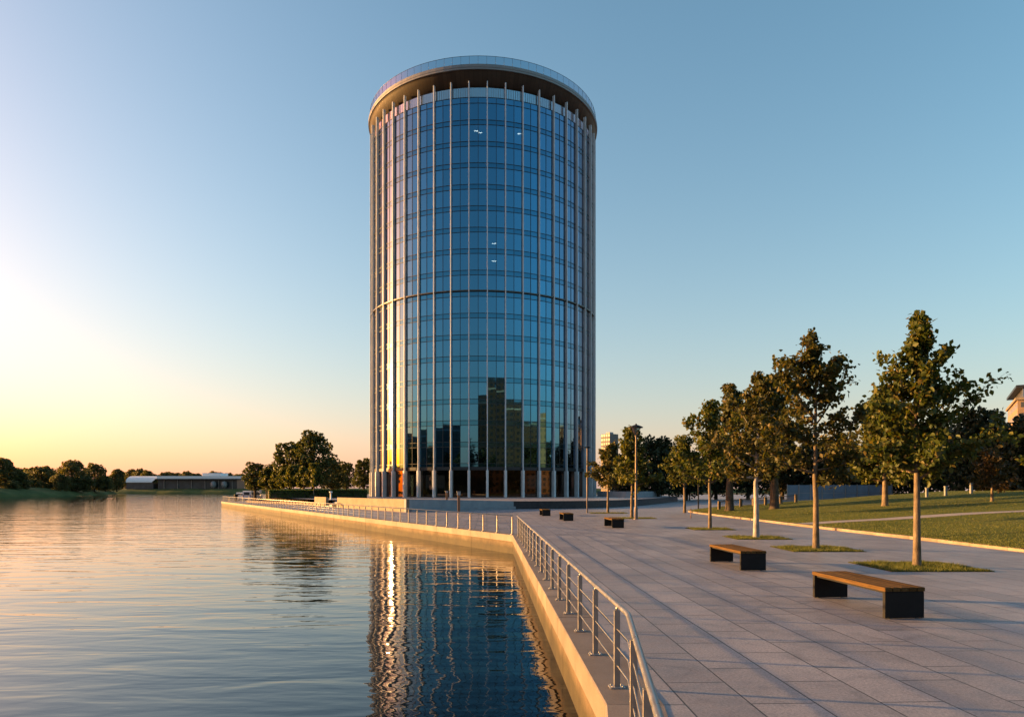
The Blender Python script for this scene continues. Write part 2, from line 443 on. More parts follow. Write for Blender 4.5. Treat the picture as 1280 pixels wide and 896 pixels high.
# tower placed first: the sun follows from the bay that mirrors it
TX, TY = at(604.5,150), 150.0
TB = .9                      # terrace level
RG = 23.95                    # glass radius
NB = 45; STEP = 2*PI/NB
def tdir(a):                 # direction from the tower axis: a is measured from -Y towards -X
    return Vector((-math.sin(a), -math.cos(a)))
GL = R(46)
gp = Vector((TX,TY)) + tdir(GL)*RG*math.cos(STEP/4)
view = math.atan2(-gp.x, gp.y)          # positive = left of straight ahead
SUN_AZ = 2*GL + view                    # measured from -Y towards -X
SUN_EL = R(7.5)
sd = tdir(SUN_AZ)
to_sun = Vector((sd.x*math.cos(SUN_EL), sd.y*math.cos(SUN_EL), math.sin(SUN_EL)))
sun = bpy.data.lights.new('sun', 'SUN'); so = bpy.data.objects.new('sun', sun); col.objects.link(so)
sun.energy = 4.4; sun.angle = R(.9); sun.color = (1.0,.53,.165)
so.rotation_euler = (-to_sun).to_track_quat('-Z','Y').to_euler(); so.location = (-60,20,60)

w = bpy.data.worlds.new('World'); scn.world = w; w.use_nodes = True
nt = w.node_tree; nt.nodes.clear()
sky = nt.nodes.new('ShaderNodeTexSky'); sky.sky_type = 'NISHITA'; sky.sun_disc = False
sky.sun_elevation = SUN_EL; sky.sun_rotation = math.atan2(to_sun.x, to_sun.y)
sky.altitude = 50; sky.air_density = 1.0; sky.dust_density = 2.0; sky.ozone_density = 7.0
bg = nt.nodes.new('ShaderNodeBackground'); bg.inputs[1].default_value = .10
wo = nt.nodes.new('ShaderNodeOutputWorld')
bw = nt.nodes.new('ShaderNodeVectorMath'); bw.operation = 'DOT_PRODUCT'; bw.inputs[1].default_value = (1/3,1/3,1/3)
tinted = mixc(nt, sky.outputs[0], (5.50,1.945,.855), 1.0, 'MULTIPLY')      # white balance of the photograph
nt.links.new(tinted, bw.inputs[0])
sat = nt.nodes.new('ShaderNodeMix'); sat.data_type = 'RGBA'; sat.clamp_factor = False; sat.inputs[0].default_value = 1.40
nt.links.new(bw.outputs['Value'], sat.inputs[6]); nt.links.new(tinted, sat.inputs[7])
# evening haze: the air near the horizon is paler and warmer
sx = nt.nodes.new('ShaderNodeSeparateXYZ'); nt.links.new(coords(nt, 'Generated'), sx.inputs[0])
hz = math_n(nt, 'MULTIPLY', math_n(nt, 'POWER', math.e, math_n(nt, 'MULTIPLY', math_n(nt, 'MAXIMUM', sx.outputs[2], 0.0), -1/.25)), .62)
hazed = mixc(nt, sat.outputs[2], (2.38,1.68,1.54), hz)
nt.links.new(hazed, bg.inputs[0]); nt.links.new(bg.outputs[0], wo.inputs[0])
scn.view_settings.view_transform = 'Standard'; scn.view_settings.look = 'None'
scn.view_settings.gamma = 1; scn.view_settings.exposure = 1.905
scn.cycles.max_bounces = 7; scn.cycles.diffuse_bounces = 3; scn.cycles.glossy_bounces = 4
scn.cycles.transparent_max_bounces = 10; scn.cycles.sample_clamp_indirect = 6
scn.cycles.caustics_reflective = False; scn.cycles.caustics_refractive = False

# ------------------------------------------------------------------ ground, water, banks
WL = -.96
def sheet(name, poly, z, m, label=None):
    b = MB(); b.add([(x,y,z) for x,y in poly], [tuple(range(len(poly)))])
    return tag(b.build(name, m), label, None, None, 'structure')
sheet('water', [(-6000,-3000),(4000,-3000),(4000,9000),(-6000,9000)], WL, M['water'], 'wide calm river with low wind ripples')

# outer top edge of the quay, from behind the camera round the far end
Q = [(-40,-60),(-8,-8),(.55,3.4),(1.0,7.3),(.02,34.7),(-57.5,135),(-50,149),(-30,172),(-36,260)]
land = Q + [(120,520),(3000,900),(3000,-1500),(-120,-1500),(-80,-300)]
from mathutils.geometry import tessellate_polygon
def poly_sheet(name, poly, z, m, label=None):
    tri = tessellate_polygon([[Vector((x,y,0)) for x,y in poly]])
    b = MB()
    fs = []
    for t in tri:
        a,b2,c = (Vector((*poly[i],0)) for i in t)
        fs.append(t if (b2-a).cross(c-a).z > 0 else (t[0],t[2],t[1]))
    b.add([(x,y,z) for x,y in poly], fs)
    return tag(b.build(name, m), label, None, None, 'structure')
poly_sheet('ground', [(x*1.0+.2, y) for x,y in land], -.06, M['land'], 'open land behind the quay')
plaza = Q + [(60,330),(230,330),(230,-90),(-20,-90)]
poly_sheet('plaza', [(x+.12,y) for x,y in plaza], 0, M['paving'], 'grey granite slab plaza along the water')

def offset_line(pts, d):
    """polyline shifted to the right of its direction by d, mitred"""
    out = []
    P = [Vector(p) for p in pts]
    for i, p in enumerate(P):
        ns = []
        for a, b in ((i-1,i),(i,i+1)):
            if 0 <= a and b < len(P):
                t = (P[b]-P[a]).normalized(); ns.append(Vector((t.y,-t.x)))
        n = sum(ns, Vector((0,0))).normalized()
        out.append(p + n*d/max(.4, n.dot(ns[0])))
    return out
def strip(mb, pts, d0, d1, z0, z1, mi=0):
    """solid band that follows a polyline between two offsets"""
    A = offset_line(pts, d0); B = offset_line(pts, d1); b = len(mb.v)
    for a, c in zip(A, B):
        mb.v += [(a.x,a.y,z0),(c.x,c.y,z0),(c.x,c.y,z1),(a.x,a.y,z1)]
    for i in range(len(pts)-1):
        p, q = b+4*i, b+4*(i+1)
        for k in range(4): mb.face((p+k, q+k, q+(k+1)%4, p+(k+1)%4), mi)
    mb.face((b+0,b+1,b+2,b+3), mi); e = b+4*(len(pts)-1); mb.face((e+3,e+2,e+1,e), mi)

qw = tag(empty('quay_wall', (0,0,0)), 'long quay wall of weathered sandy concrete with algae at the waterline', 'quay wall')

# coping laid as separate long stones with open joints
def walk(pts, step, start=0.0):
    """(position, direction) every step metres along a polyline"""
    out = []; P = [Vector(p) for p in pts]; s = start
    for a, c in zip(P[:-1], P[1:]):
        L = (c-a).length; t = (c-a).normalized()
        while s <= L + 1e-6:
            out.append((a + t*s, t)); s += step
        s -= L
    return out
def stones(mb, d0, d1, z0, z1, size, gap, bev, jz=.003, jn=.004):
    """a course of separate stones along the quay, with open joints and an arris on the water side"""
    A0, A1 = offset_line(Q, d0), offset_line(Q, d1)
    for i in range(len(Q)-1):
        a, c = Vector(Q[i]), Vector(Q[i+1]); L = (c-a).length; t = (c-a).normalized(); nr = Vector((t.y,-t.x))
        n = max(1, round(L/size))
        for k in range(n):
            g0 = gap if k else 0; g1 = gap if k < n-1 else 0
            dz = random.uniform(-jz,jz); dn = random.uniform(-jn,jn) if 0 < k < n-1 else 0
            pt = lambda ln, f: ln[i].lerp(ln[i+1], f)
            o0, o1 = pt(A0,(k/n)+g0/L)+nr*dn, pt(A0,(k+1)/n-g1/L)+nr*dn
            i0, i1 = pt(A1,(k/n)+g0/L), pt(A1,(k+1)/n-g1/L)
            oo0, oo1 = o0 + nr*bev, o1 + nr*bev; zt = z1+dz
            vs = [(o0.x,o0.y,z0),(i0.x,i0.y,z0),(i0.x,i0.y,zt),(oo0.x,oo0.y,zt),(o0.x,o0.y,zt-bev),
                  (o1.x,o1.y,z0),(i1.x,i1.y,z0),(i1.x,i1.y,zt),(oo1.x,oo1.y,zt),(o1.x,o1.y,zt-bev)]
            mb.add(vs, [(0,1,2,3,4),(9,8,7,6,5),(0,5,6,1),(1,6,7,2),(2,7,8,3),(3,8,9,4),(4,9,5,0)])
b = MB(); stones(b, 0, .62, -.335, .008, 2.4, .009, .016); b.build('coping', M['coping'], qw)
b = MB(); stones(b, .05, .6, -2.5, -.340, 4.8, .010, .01, 0, .006); strip(b, Q, .09, .58, -2.5, -.345); b.build('wall_face', M['quay'], qw)

# ------------------------------------------------------------------ quay railings
def railing(pts, label, spacing, inset=.24):
    L = offset_line(pts, inset)
    root = tag(empty('quay_railing', (L[0].x, L[0].y, 0)), label, 'railing', 'steel railings along the quay')
    off = Vector((L[0].x, L[0].y, 0))
    rel = [Vector((p.x,p.y,0)) - off for p in L]
    pm = None
    posts = walk([(p.x,p.y) for p in rel], spacing)
    for i, (p, t) in enumerate(posts):
        if pm is None:
            b = MB()
            b.bevbox(-.035,.035,-.0225,.0225,.012,.90,.004)                   # flat bar upright
            b.bevbox(-.09,.09,-.07,.07,.002,.016,.004)                        # foot plate
            for sx in (-.06,.06):
                for sy in (-.045,.045): b.tube([(sx,sy,.014),(sx,sy,.032)], .010, 6)
            b.tube([(0,0,.89),(0,0,.945)], .013, 6)
            o = b.build('post', M['steel'], root); pm = o
        else:
            o = pm.copy(); col.objects.link(o); o.parent = root
        o.location = (p.x,p.y,.008); o.rotation_euler = (0,0,math.atan2(t.y,t.x)+R(90))
    b = MB(); 
    pl = [(p.x,p.y,.975) for p in rel]
    # rounded bends: a short chamfer at every corner of the handrail
    sm = [Vector(pl[0])]
    for i in range(1,len(pl)-1):
        a, c, d = map(Vector, pl[i-1:i+2])
        sm += [c + (a-c).normalized()*.12, c + ((a-c).normalized()+(d-c).normalized())*.02, c + (d-c).normalized()*.12]
    sm.append(Vector(pl[-1]))
    b.tube(sm, .030, 12); b.build('handrail', M['steel'], root)
    for z in (.27,.48,.69):
        b = MB(); b.tube([(p.x,p.y,z) for p in rel], .009, 6); b.build('rod', M['steel'], root)
    return root
railing([(-8,-8),(.55,3.4),(1.0,7.3),(.02,34.7)], 'near run of steel railing beside the slab plaza, bent at its near end', 1.58)
railing([(.02-.21,34.7+.33),(-57.5,135),(-50,149)], 'far run of steel railing leading away along the sunlit quay wall', 1.62)

# ------------------------------------------------------------------ lawn, kerb, path
KP = [(19.3,6),(18.9,25.2),(18.2,41),(17.9,66),(18.3,71),(20,74.5),(24,76.5)]
def lawn_h(x, y):
    h = .12 + .070*max(0, x-18.6)
    h = min(h, 2.15 + .004*max(0,x-46))
    return h + .03*math.sin(x*.7+y*.31) * min(1, max(0,(x-19.5)/4))
def lawn_mesh():
    xs = np.concatenate([np.linspace(0,1,26)**1.3*46])
    ys = np.linspace(6,76,48)
    V = []; Fc = []
    for y in ys:
        # inner edge follows the kerb
        for (a, c) in zip(KP[:-1], KP[1:]):
            if a[1] <= y <= c[1]:
                kx = a[0] + (c[0]-a[0])*(y-a[1])/(c[1]-a[1]); break
        else: kx = 24
        for s in xs:
            x = kx + .14 + s
            V.append((x, y, lawn_h(x,y)))
    n = len(xs)
    for j in range(len(ys)-1):
        for i in range(n-1):
            Fc.append((j*n+i, j*n+i+1, (j+1)*n+i+1, (j+1)*n+i))
    return np.array(V), np.array(Fc)
V, Fc = lawn_mesh()
tag(np_obj('lawn', V, Fc, M['lawn'], smooth=True), 'sloping lawn of worn green turf', None, None, 'structure')
b = MB()
P = KP; pts = walk(P, 1.0)
for (p,t), (q,_) in zip(pts[:-1], pts[1:]):
    d = q-p; L = d.length; c = (p+q)/2
    dz = random.uniform(-.006,.006)
    b.obox(c + Vector((d.y,-d.x)).normalized()*.08, d, L-.012, .17, -.02, .135+dz)
tag(b.build('kerb', M['kerb']), 'pale stone kerb edging the lawn', None, None, 'structure')
# path over the lawn, a ribbon laid just above the turf
cl = [(18.35,43.6),(20.5,43.5),(24.8,43.0),(28,42.3),(31.3,41.6),(36,40.4),(44,38),(58,34)]
V = []; Fc = []
dense = []
for a, c in zip(cl[:-1], cl[1:]):
    for k in range(10): dense.append((a[0]+(c[0]-a[0])*k/10, a[1]+(c[1]-a[1])*k/10))
off1 = offset_line(dense, -.85); off2 = offset_line(dense, .85)
for a, c in zip(off1, off2):
    for f in (0,.25,.5,.75,1):
        p = a.lerp(c,f); V.append((p.x,p.y,max(lawn_h(p.x,p.y),.14)+.02+(.0 if 0<f<1 else -.01)))
for j in range(len(dense)-1):
    for i in range(4): Fc.append((j*5+i, j*5+i+1, (j+1)*5+i+1, (j+1)*5+i))
tag(np_obj('path', np.array(V), np.array(Fc), M['path'], smooth=True), 'narrow grey path crossing the lawn', None, None, 'structure')

def blades(X, Y, Z, hmin, hmax, wd):
    n = len(X); a = rng.uniform(0,2*PI,n); h = rng.uniform(hmin,hmax,n)
    le = rng.uniform(0,.6,n)*h; la = rng.uniform(0,2*PI,n)
    dx, dy = np.cos(a)*wd/2, np.sin(a)*wd/2
    V = np.empty((n,3,3))
    V[:,0] = np.stack([X-dx,Y-dy,Z],1); V[:,1] = np.stack([X+dx,Y+dy,Z],1)
    V[:,2] = np.stack([X+np.cos(la)*le,Y+np.sin(la)*le,Z+h],1)
    return V.reshape(-1,3), np.arange(3*n).reshape(-1,3)
n = 90000
yy = 14 + (74-14)*rng.random(n)**1.15
xx = 18.7 + rng.random(n)**1.6*(yy*.62)
dp = np.array([min(abs(y-(43.6-.13*max(0,x-20.5)-.006*max(0,x-24)**2*.5)),9) for x,y in zip(xx,yy)])
keep = (dp > 1.0) & (xx < 62)
xx, yy = xx[keep], yy[keep]
zz = np.array([lawn_h(x,y) for x,y in zip(xx,yy)]) - .005
V, Fc = blades(xx,yy,zz,.03,.065,.028)
tag(np_obj('grass', V, Fc, M['blade']), 'short uneven grass on the lawn', 'grass', None, 'stuff')

# ------------------------------------------------------------------ trees
LEAF = np.array([(0,0,0),(.30,.42,.05),(.18,.80,.02),(0,1.05,-.10),(-.18,.80,.02),(-.30,.42,.05)])
def leaf_cloud(pos, size, nrm_up=.6, spread=.35):
    n = len(pos)
    d = rng.normal(size=(n,3)); d[:,2] -= .35; d /= np.linalg.norm(d,axis=1)[:,None]       # leaf axis, slightly drooping
    up = rng.normal(size=(n,3))*.8 + np.array([0,0,nrm_up*1.6])
    s = np.cross(d, up); s /= np.linalg.norm(s,axis=1)[:,None]+1e-9
    u = np.cross(s, d)
    sz = size*rng.uniform(1-spread,1+spread,n)
    V = pos[:,None,:] + sz[:,None,None]*(LEAF[None,:,0:1]*s[:,None,:]*1.25 + (LEAF[None,:,1:2]-.5)*d[:,None,:] + LEAF[None,:,2:3]*u[:,None,:])
    base = np.arange(n)[:,None]*6
    Fc = np.concatenate([base+np.array([[0,1,2,3]]), base+np.array([[0,3,4,5]])])
    return V.reshape(-1,3), Fc

def bez(p, d, L, up, n=5):
    pts = [p.copy()]; d = d.copy()
    for i in range(n):
        d = (d + Vector((random.gauss(0,.09),random.gauss(0,.09),up/n + random.gauss(0,.05)))).normalized()
        pts.append(pts[-1] + d*(L/n))
    return pts
def grow(H, clear, rad, tr, nbr=20, twigs=6, lpt=40, leaf=.17, prof=None, el=(20,60), extra=(), lean=.02, puff=.16, sides=8, full=1.0):
    """tapered trunk and limbs; leaves along the twigs. Returns (wood MB, leaf positions)."""
    wood = MB(); P = []
    n = 9; tp = []; x = y = 0
    for i in range(n+1):
        t = i/n; tp.append(Vector((x,y,H*.96*t)))
        if t > .15:
            x += random.gauss(0,lean*H*.25); y += random.gauss(0,lean*H*.25)
    def trunk_at(z):
        f = min(max(z/(H*.96),0),.9999)*n; i = int(f); return tp[i].lerp(tp[i+1], f-i)
    wood.tube([tp[0]+Vector((0,0,-.15))]+[tp[0]+Vector((0,0,.12))]+tp[1:], [tr*1.55,tr*1.08]+[max(tr*(1-.92*(k/n)**1.05),.012) for k in range(1,n+1)], sides)
    if prof is None: prof = lambda t: (1-t)**.75*.88+.12
    specs = []
    for i in range(nbr):
        t = (i+.5)/nbr
        specs.append((t, i*2.39996+random.uniform(-.4,.4), rad*prof(t)*random.uniform(.72,1.12), R(el[0]+(el[1]-el[0])*t+random.uniform(-10,10))))
    specs += list(extra)
    for t, az, L, e in specs:
        z = clear*.92 + (H*.93-clear*.92)*t - (0 if t > .9 else .25*L*math.sin(e))
        z = max(z, clear*.96)
        p = trunk_at(z); d = Vector((math.cos(az)*math.cos(e), math.sin(az)*math.cos(e), math.sin(e)))
        pts = bez(p, d, L, .35)
        r0 = max(.012, tr*.42*(1-.7*t)); wood.tube(pts, [max(r0*(1-k/len(pts)*.85),.006) for k in range(len(pts))], 5)
        nt_ = max(3, int(twigs*(.55+.6*L/rad)))
        for k in range(nt_):
            f = .12 + .88*(k+.5)/nt_
            q = f*(len(pts)-1); i = min(int(q), len(pts)-2); bp = pts[i].lerp(pts[i+1], q-i)
            td = (pts[i+1]-pts[i]).normalized()
            sd_ = Vector((random.gauss(0,1),random.gauss(0,1),random.gauss(.25,.7))).normalized()
            td = (td*.7 + sd_*.9).normalized(); tl = L*random.uniform(.16,.34)*(1.15-.4*f)+.12
            tw = bez(bp, td, tl, .2, 3); wood.tube(tw, [.009,.007,.005,.003], 3, cap=False)
            m = max(4, int(lpt*random.uniform(.6,1.25)*full))
            s = rng.random(m)**.7*2.999; ii = s.astype(int); fr = (s-ii)[:,None]
            ta = np.array([tuple(v) for v in tw])
            pp = ta[ii]*(1-fr) + ta[ii+1]*fr + rng.normal(size=(m,3))*puff*np.array([1,1,.8])
            P.append(pp)
    for k in range(9):
        f = .80+.2*k/9; c = trunk_at(H*.96*f); m = int(lpt*.55)
        P.append(np.array([tuple(c)]) + rng.normal(size=(m,3))*np.array([.16,.16,.10])*max(1,puff/.16)*(1.25-f*.6))
    m = int(lpt*.5); top = np.array([tuple(tp[-1])]) + rng.normal(size=(m,3))*np.array([.07,.07,.10])*max(1,puff/.16)
    P.append(top)
    return wood, np.concatenate(P)
def plant(name, label, cat, loc, wood, pos, leaf, lm, bm, group=None, rz=0):
    root = tag(empty(name, loc, rz), label, cat, group)
    wood.build('trunk', bm, root)
    V, Fc = leaf_cloud(pos, leaf)
    np_obj('crown', V, Fc, lm, root)
    return root
G1 = 'young street trees in a row on the plaza'
ROW = 11.75
rnd = lambda t: max(.12, math.sin(PI*min(1,.30+.68*t))**.9)
random.seed(21)
wd, ps = grow(7.75, 2.7, 1.95, .115, 17, 7, 52, .15, lambda t: ((1-t)**.85*.70+.15)*random.uniform(.55,1.3), (18,60),
              extra=[(.30,R(8),2.75,R(42)),(.36,R(20),2.3,R(46)),(.60,R(-8),1.55,R(58)),(.60,R(172),1.35,R(52)),(.32,R(188),1.6,R(34)),(.16,R(350),2.4,R(10)),(.10,R(10),2.2,R(2)),(.12,R(178),1.5,R(8)),(.48,R(190),1.35,R(40)),(.08,R(90),1.6,R(4)),(.1,R(-90),1.5,R(4))], puff=.11)
plant('street_tree','nearest young maple with a pointed open top and one limb reaching right','tree',(12.1,20.4,0),wd,ps,.15,M['leaf'],M['bark'],G1)
random.seed(33)
wd, ps = grow(8.65, 2.75, 2.2, .13, 15, 7, 42, .17, lambda t: rnd(t)*random.uniform(.5,1.2)*(1 if t < .6 else .8), (8,60),
              extra=[(.48,R(0),2.6,R(38)),(.52,R(195),2.3,R(35)),(.74,R(15),1.7,R(46)),(.72,R(172),1.6,R(46)),(.60,R(178),1.9,R(40)),(.08,R(180),2.1,R(2)),(.1,R(0),2.1,R(2)),(.3,R(185),2.3,R(18)),(.3,R(-5),2.2,R(18))], puff=.13)
plant('street_tree','tallest dark maple with a brown trunk in the second grass bed','tree',(11.8,26.5,0),wd,ps,.175,M['leaf_brown'],M['bark'],G1)
random.seed(5)
wd, ps = grow(8.0, 2.8, 2.35, .15, 23, 7, 36, .19, lambda t: rnd(t)*random.uniform(.55,1.2), (6,60), puff=.14)
plant('street_tree','reddish brown tree with a white painted trunk','tree',(11.7,32.7,0),wd,ps,.19,M['leaf_brown'],M['bark_white'],G1)
random.seed(9)
wd, ps = grow(7.7, 2.8, 2.4, .11, 22, 7, 34, .2, lambda t: rnd(t)*random.uniform(.55,1.2), (6,60), puff=.16)
t4 = plant('street_tree','thin trunked olive green tree left of the white trunked one','tree',(11.6,40,0),wd,ps,.21,M['leaf'],M['bark'],G1)
random.seed(14)
wd, ps = grow(7.4, 2.7, 2.1, .13, 24, 6, 34, .22, lambda t: (1-t)**.45*.85+.15, (8,55))
t6 = plant('street_tree','yellowish round tree right behind the tall lantern post','tree',(9.75,55.6,0),wd,ps,.26,M['leaf_lime'],M['bark'],'small trees beside the tower')
random.seed(15)
wd, ps = grow(6.7, 2.6, 2.2, .13, 22, 6, 34, .22, lambda t: (1-t)**.45*.85+.15, (8,55))
t7 = plant('street_tree','small brown green tree against the right edge of the tower','tree',(9.5,67.6,0),wd,ps,.26,M['leaf_brown'],M['bark'],'small trees beside the tower')
random.seed(16)
wd, ps = grow(7.6, 2.9, 2.6, .15, 24, 6, 36, .24, lambda t: (1-t)**.45*.85+.15, (8,55))
t5 = plant('street_tree','green tree standing at the far end of the lawn kerb','tree',(17.35,68.6,0),wd,ps,.28,M['leaf_lime'],M['bark'],'trees around the lawn')
random.seed(18)
L1x, L1y = 30.6, 56
wd, ps = grow(9.6, 1.9, 3.6, .25, 30, 8, 40, .3, rnd, (2,60), puff=.3)
plant('lawn_tree','broad bright green tree on the lawn behind the nearest maple','tree',(L1x,L1y,lawn_h(L1x,L1y)),wd,ps,.34,M['leaf_lime'],M['bark'],'trees around the lawn')
random.seed(19)
x, y = at(1240,53), 53
wd, ps = grow(3.6, 1.0, 2.0, .11, 18, 6, 30, .2, lambda t: (1-t)**.4*.8+.2, (5,55))
plant('lawn_tree','small low russet tree alone on the lawn','tree',(x,y,lawn_h(x,y)),wd,ps,.2,M['leaf_red'],M['bark'],'trees around the lawn')
random.seed(23)
wd, ps = grow(12.0, 3.2, 3.6, .42, 30, 7, 40, .3, lambda t: (1-t)**.45*.85+.15, (12,62), extra=[(.02,R(160),3.0,R(40))])
x, y = at(912,66), 66
t8 = plant('lawn_tree','old thick trunked tree at the left corner of the lawn','tree',(x,y,lawn_h(x,y)),wd,ps,.32,M['leaf_brown'],M['bark_dark'],'trees around the lawn')
x, y = at(968,64), 64
o = copy_tree(t8); o.location = (x,y,lawn_h(x,y)); o.rotation_euler.z = 2.1; o.scale = (1.0,1.0,1.02)
o['label'] = 'old tree with a dark ivy covered trunk beside the low post fence'
x, y = at(1345,30), 30
o = copy_tree(t4); o.location = (x,y,lawn_h(x,y)); o.rotation_euler.z = 1.1; o.scale = (.86,.86,.66)
o['label'] = 'tree at the right edge with only sunlit yellow leaf tips in view'; o['group'] = 'trees around the lawn'
x, y = at(862,150), 150
o = copy_tree(t5); o.location = (x,y,0); o.rotation_euler.z = .7
o['label'] = 'distant tree on the shaded paving beyond the lawn kerb'

def far_tree(H, rad, clear, nl, per, leaf, lm, tr=.25, seed=1, flat=.8):
    """tree seen from far: lobed crown of many leaf faces on a forked trunk"""
    random.seed(seed); wood = MB(); P = []
    wood.tube([(0,0,-.3),(0.1,0,H*.3),(.0,.1,H*.6),(0,0,H*.85)], [tr*1.3,tr,tr*.6,tr*.15], 7)
    for i in range(nl):
        t = (i+.5)/nl; a = i*2.39996 + random.uniform(-.5,.5)
        zc = clear + (H-clear)*(.12+.8*t); env = math.sin(PI*min(1,(.16+.80*t)))**.6
        rr = rad*env*random.uniform(.35,.85); c = np.array([rr*math.cos(a), rr*math.sin(a), zc])
        s = rad*random.uniform(.24,.42)*(1.1-.35*t)
        wood.tube([(0,0,max(clear*.7,zc*.62)),(c[0]*.5,c[1]*.5,zc*.85),tuple(c)], [tr*.4,tr*.25,.04], 4, cap=False)
        d = rng.normal(size=(per,3)); d /= np.linalg.norm(d,axis=1)[:,None]
        r = s*(.45+.6*rng.random(per)**.6)
        P.append(c + d*r[:,None]*np.array([1,1,flat]) )
    return wood, np.concatenate(P), leaf, lm
def variants(specs, bm):
    return [far_tree(*s) for s in specs]
def far_plant(name, label, cat, loc, spec, group, bm='bark_dark'):
    wd, ps, lf, lm = spec
    return plant(name, label, cat, loc, wd, ps, lf, lm, M[bm], group)

# trees on the quay left of the tower
GQ = 'trees on the quay left of the tower'
big = far_plant('quay_tree','tallest broad dark tree on the quay left of the tower','tree',(at(391,124),124,.3),
                far_tree(12.9,4.3,2.6,34,110,.50,M['leaf_far'],.3,3), GQ)
mid = far_plant('quay_tree','second tallest quay tree, just left of the tallest one','tree',(at(362,126),126,.3),
                far_tree(11.0,3.5,2.4,28,110,.48,M['leaf_far'],.26,4), GQ)
o = copy_tree(mid); o.location = (at(319,134),134,.3); o.scale = (.85,.85,.68); o.rotation_euler.z = 2
o['label'] = 'spreading quay tree nearest the left end of the quay'
o = copy_tree(big); o.location = (at(340,140),140,.3); o.scale = (.62,.62,.58); o.rotation_euler.z = 4
o['label'] = 'dark quay tree behind the leftmost two quay trees'
o = copy_tree(big); o.location = (at(414,135),135,.3); o.scale = (.72,.72,.66); o.rotation_euler.z = 1.2
o['label'] = 'dark tree filling the right shoulder of the tallest quay tree'
random.seed(41)
wd, ps = grow(5.6,2.3,1.9,.12,18,5,30,.3, lambda t:(1-t)**.4*.85+.15,(8,55))
sm = plant('quay_tree','small yellow green quay tree, first from the quay end','tree',(at(333,128),128,.33),wd,ps,.36,M['leaf_lime'],M['bark'],GQ)
for px, yy_, s, rz, lab in ((346,125,.95,1,'small slim quay tree, second from the quay end'),(355,122,1.0,2,'small quay tree with a pale trunk, third from the quay end'),
                     (367,119,1.06,3.1,'small quay tree with a yellow green crown below the second tallest'),(379,117,1.0,4.2,'small quay tree at the centre of the planting bed'),
                     (392,114,1.08,5.1,'small quay tree with the brightest trunk, beside the terrace wall')):
    o = copy_tree(sm); o.location = (at(px,yy_),yy_,.33); o.scale = (s,s,s); o.rotation_euler.z = rz; o['label'] = lab
for px, yy_, s, rz, lab in ((433,176,.86,1.9,'dark tree behind the terrace hedge, left one of two'),(455,172,.92,3.9,'dark tree touching the left edge of the tower')):
    o = copy_tree(mid); o.location = (at(px,yy_),yy_,.2); o.scale = (s,s,s); o.rotation_euler.z = rz; o['label'] = lab
o = copy_tree(mid); o.location = (at(418,185),185,.2); o.scale = (1,1,.82); o.rotation_euler.z = 5; o['label'] = 'low dark tree far behind the terrace steps'

# dark wood edge behind the plaza on the right
GD = 'dark trees closing the plaza on the right'
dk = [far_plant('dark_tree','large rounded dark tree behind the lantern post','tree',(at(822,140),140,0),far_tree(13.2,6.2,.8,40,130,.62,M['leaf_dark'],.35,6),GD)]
lst = [(858,150,.92,.9,'dark tree just right of the rounded one, behind the kerb end'),(785,165,.9,.95,'dark tree behind the two small trees beside the tower'),
       (895,160,1.0,1.0,'dark tree in the gap left of the white trunk'),(935,158,1.05,1.05,'dark tree behind the white trunked tree'),
       (978,165,1.1,1.0,'dark tree behind the old trees of the lawn corner'),(1018,160,1.0,1.05,'dark tree behind the tallest maple'),
       (1060,166,1.05,.95,'dark tree above the pale screen fence'),(1098,160,1.0,1.0,'dark tree behind the broad green lawn tree'),
       (1140,152,1.05,1.05,'dark tree behind the nearest maple trunk'),(1180,140,1.05,1.08,'tall dark tree right of the nearest maple'),
       (1222,128,1.15,1.17,'highest dark tree in the wood edge, above the russet tree'),(1262,124,1.05,1.0,'dark tree below the cream building on the right'),
       (1300,118,1.1,1.1,'dark tree cut by the right edge of the picture')]
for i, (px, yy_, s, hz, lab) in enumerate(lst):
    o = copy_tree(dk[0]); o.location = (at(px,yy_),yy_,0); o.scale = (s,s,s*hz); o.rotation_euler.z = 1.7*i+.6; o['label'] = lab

# ------------------------------------------------------------------ tree beds
GB = 'square grass beds around the plaza trees'
def bed(x, y, sx, sy, label, nb):
    root = tag(empty('tree_bed', (x,y,0)), label, 'tree bed', GB)
    b = MB(); b.box(-sx/2,sx/2,-sy/2,sy/2,-.05,.012); b.build('soil', M['soil'], root)
    X = rng.uniform(-sx/2,sx/2,nb); Y = rng.uniform(-sy/2,sy/2,nb)
    edge = np.minimum(sx/2-np.abs(X), sy/2-np.abs(Y)); pt = .5+.5*np.sin(X*5+y)*np.cos(Y*4+x)
    hh = np.where(edge > .05, 1, .5)
    V, Fc = blades(X, Y, np.full(nb,.01), .03, .11, .016)
    V = V.reshape(-1,3,3); V[:,2,2] = .01 + (V[:,2,2]-.01)*hh*(.55+.7*pt); V = V.reshape(-1,3)
    g = np_obj('grass', V, Fc, M['blade'], root); g['kind'] = 'stuff'
    return root
bed(12.1,20.4,2.9,2.5,'grass bed under the nearest maple',9000)
bed(11.8,26.5,2.7,2.4,'grass bed under the tallest dark maple',7000)
bed(11.7,32.7,2.6,2.3,'grass bed under the white painted trunk',5000)
bed(11.6,40,2.4,2.2,'grass bed under the thin trunked olive tree',4000)
bed(9.75,55.4,3.6,2.4,'grass bed at the foot of the lantern post',3500)
bed(9.5,67.6,3.6,2.6,'grass bed under the small tree beside the tower',3500)

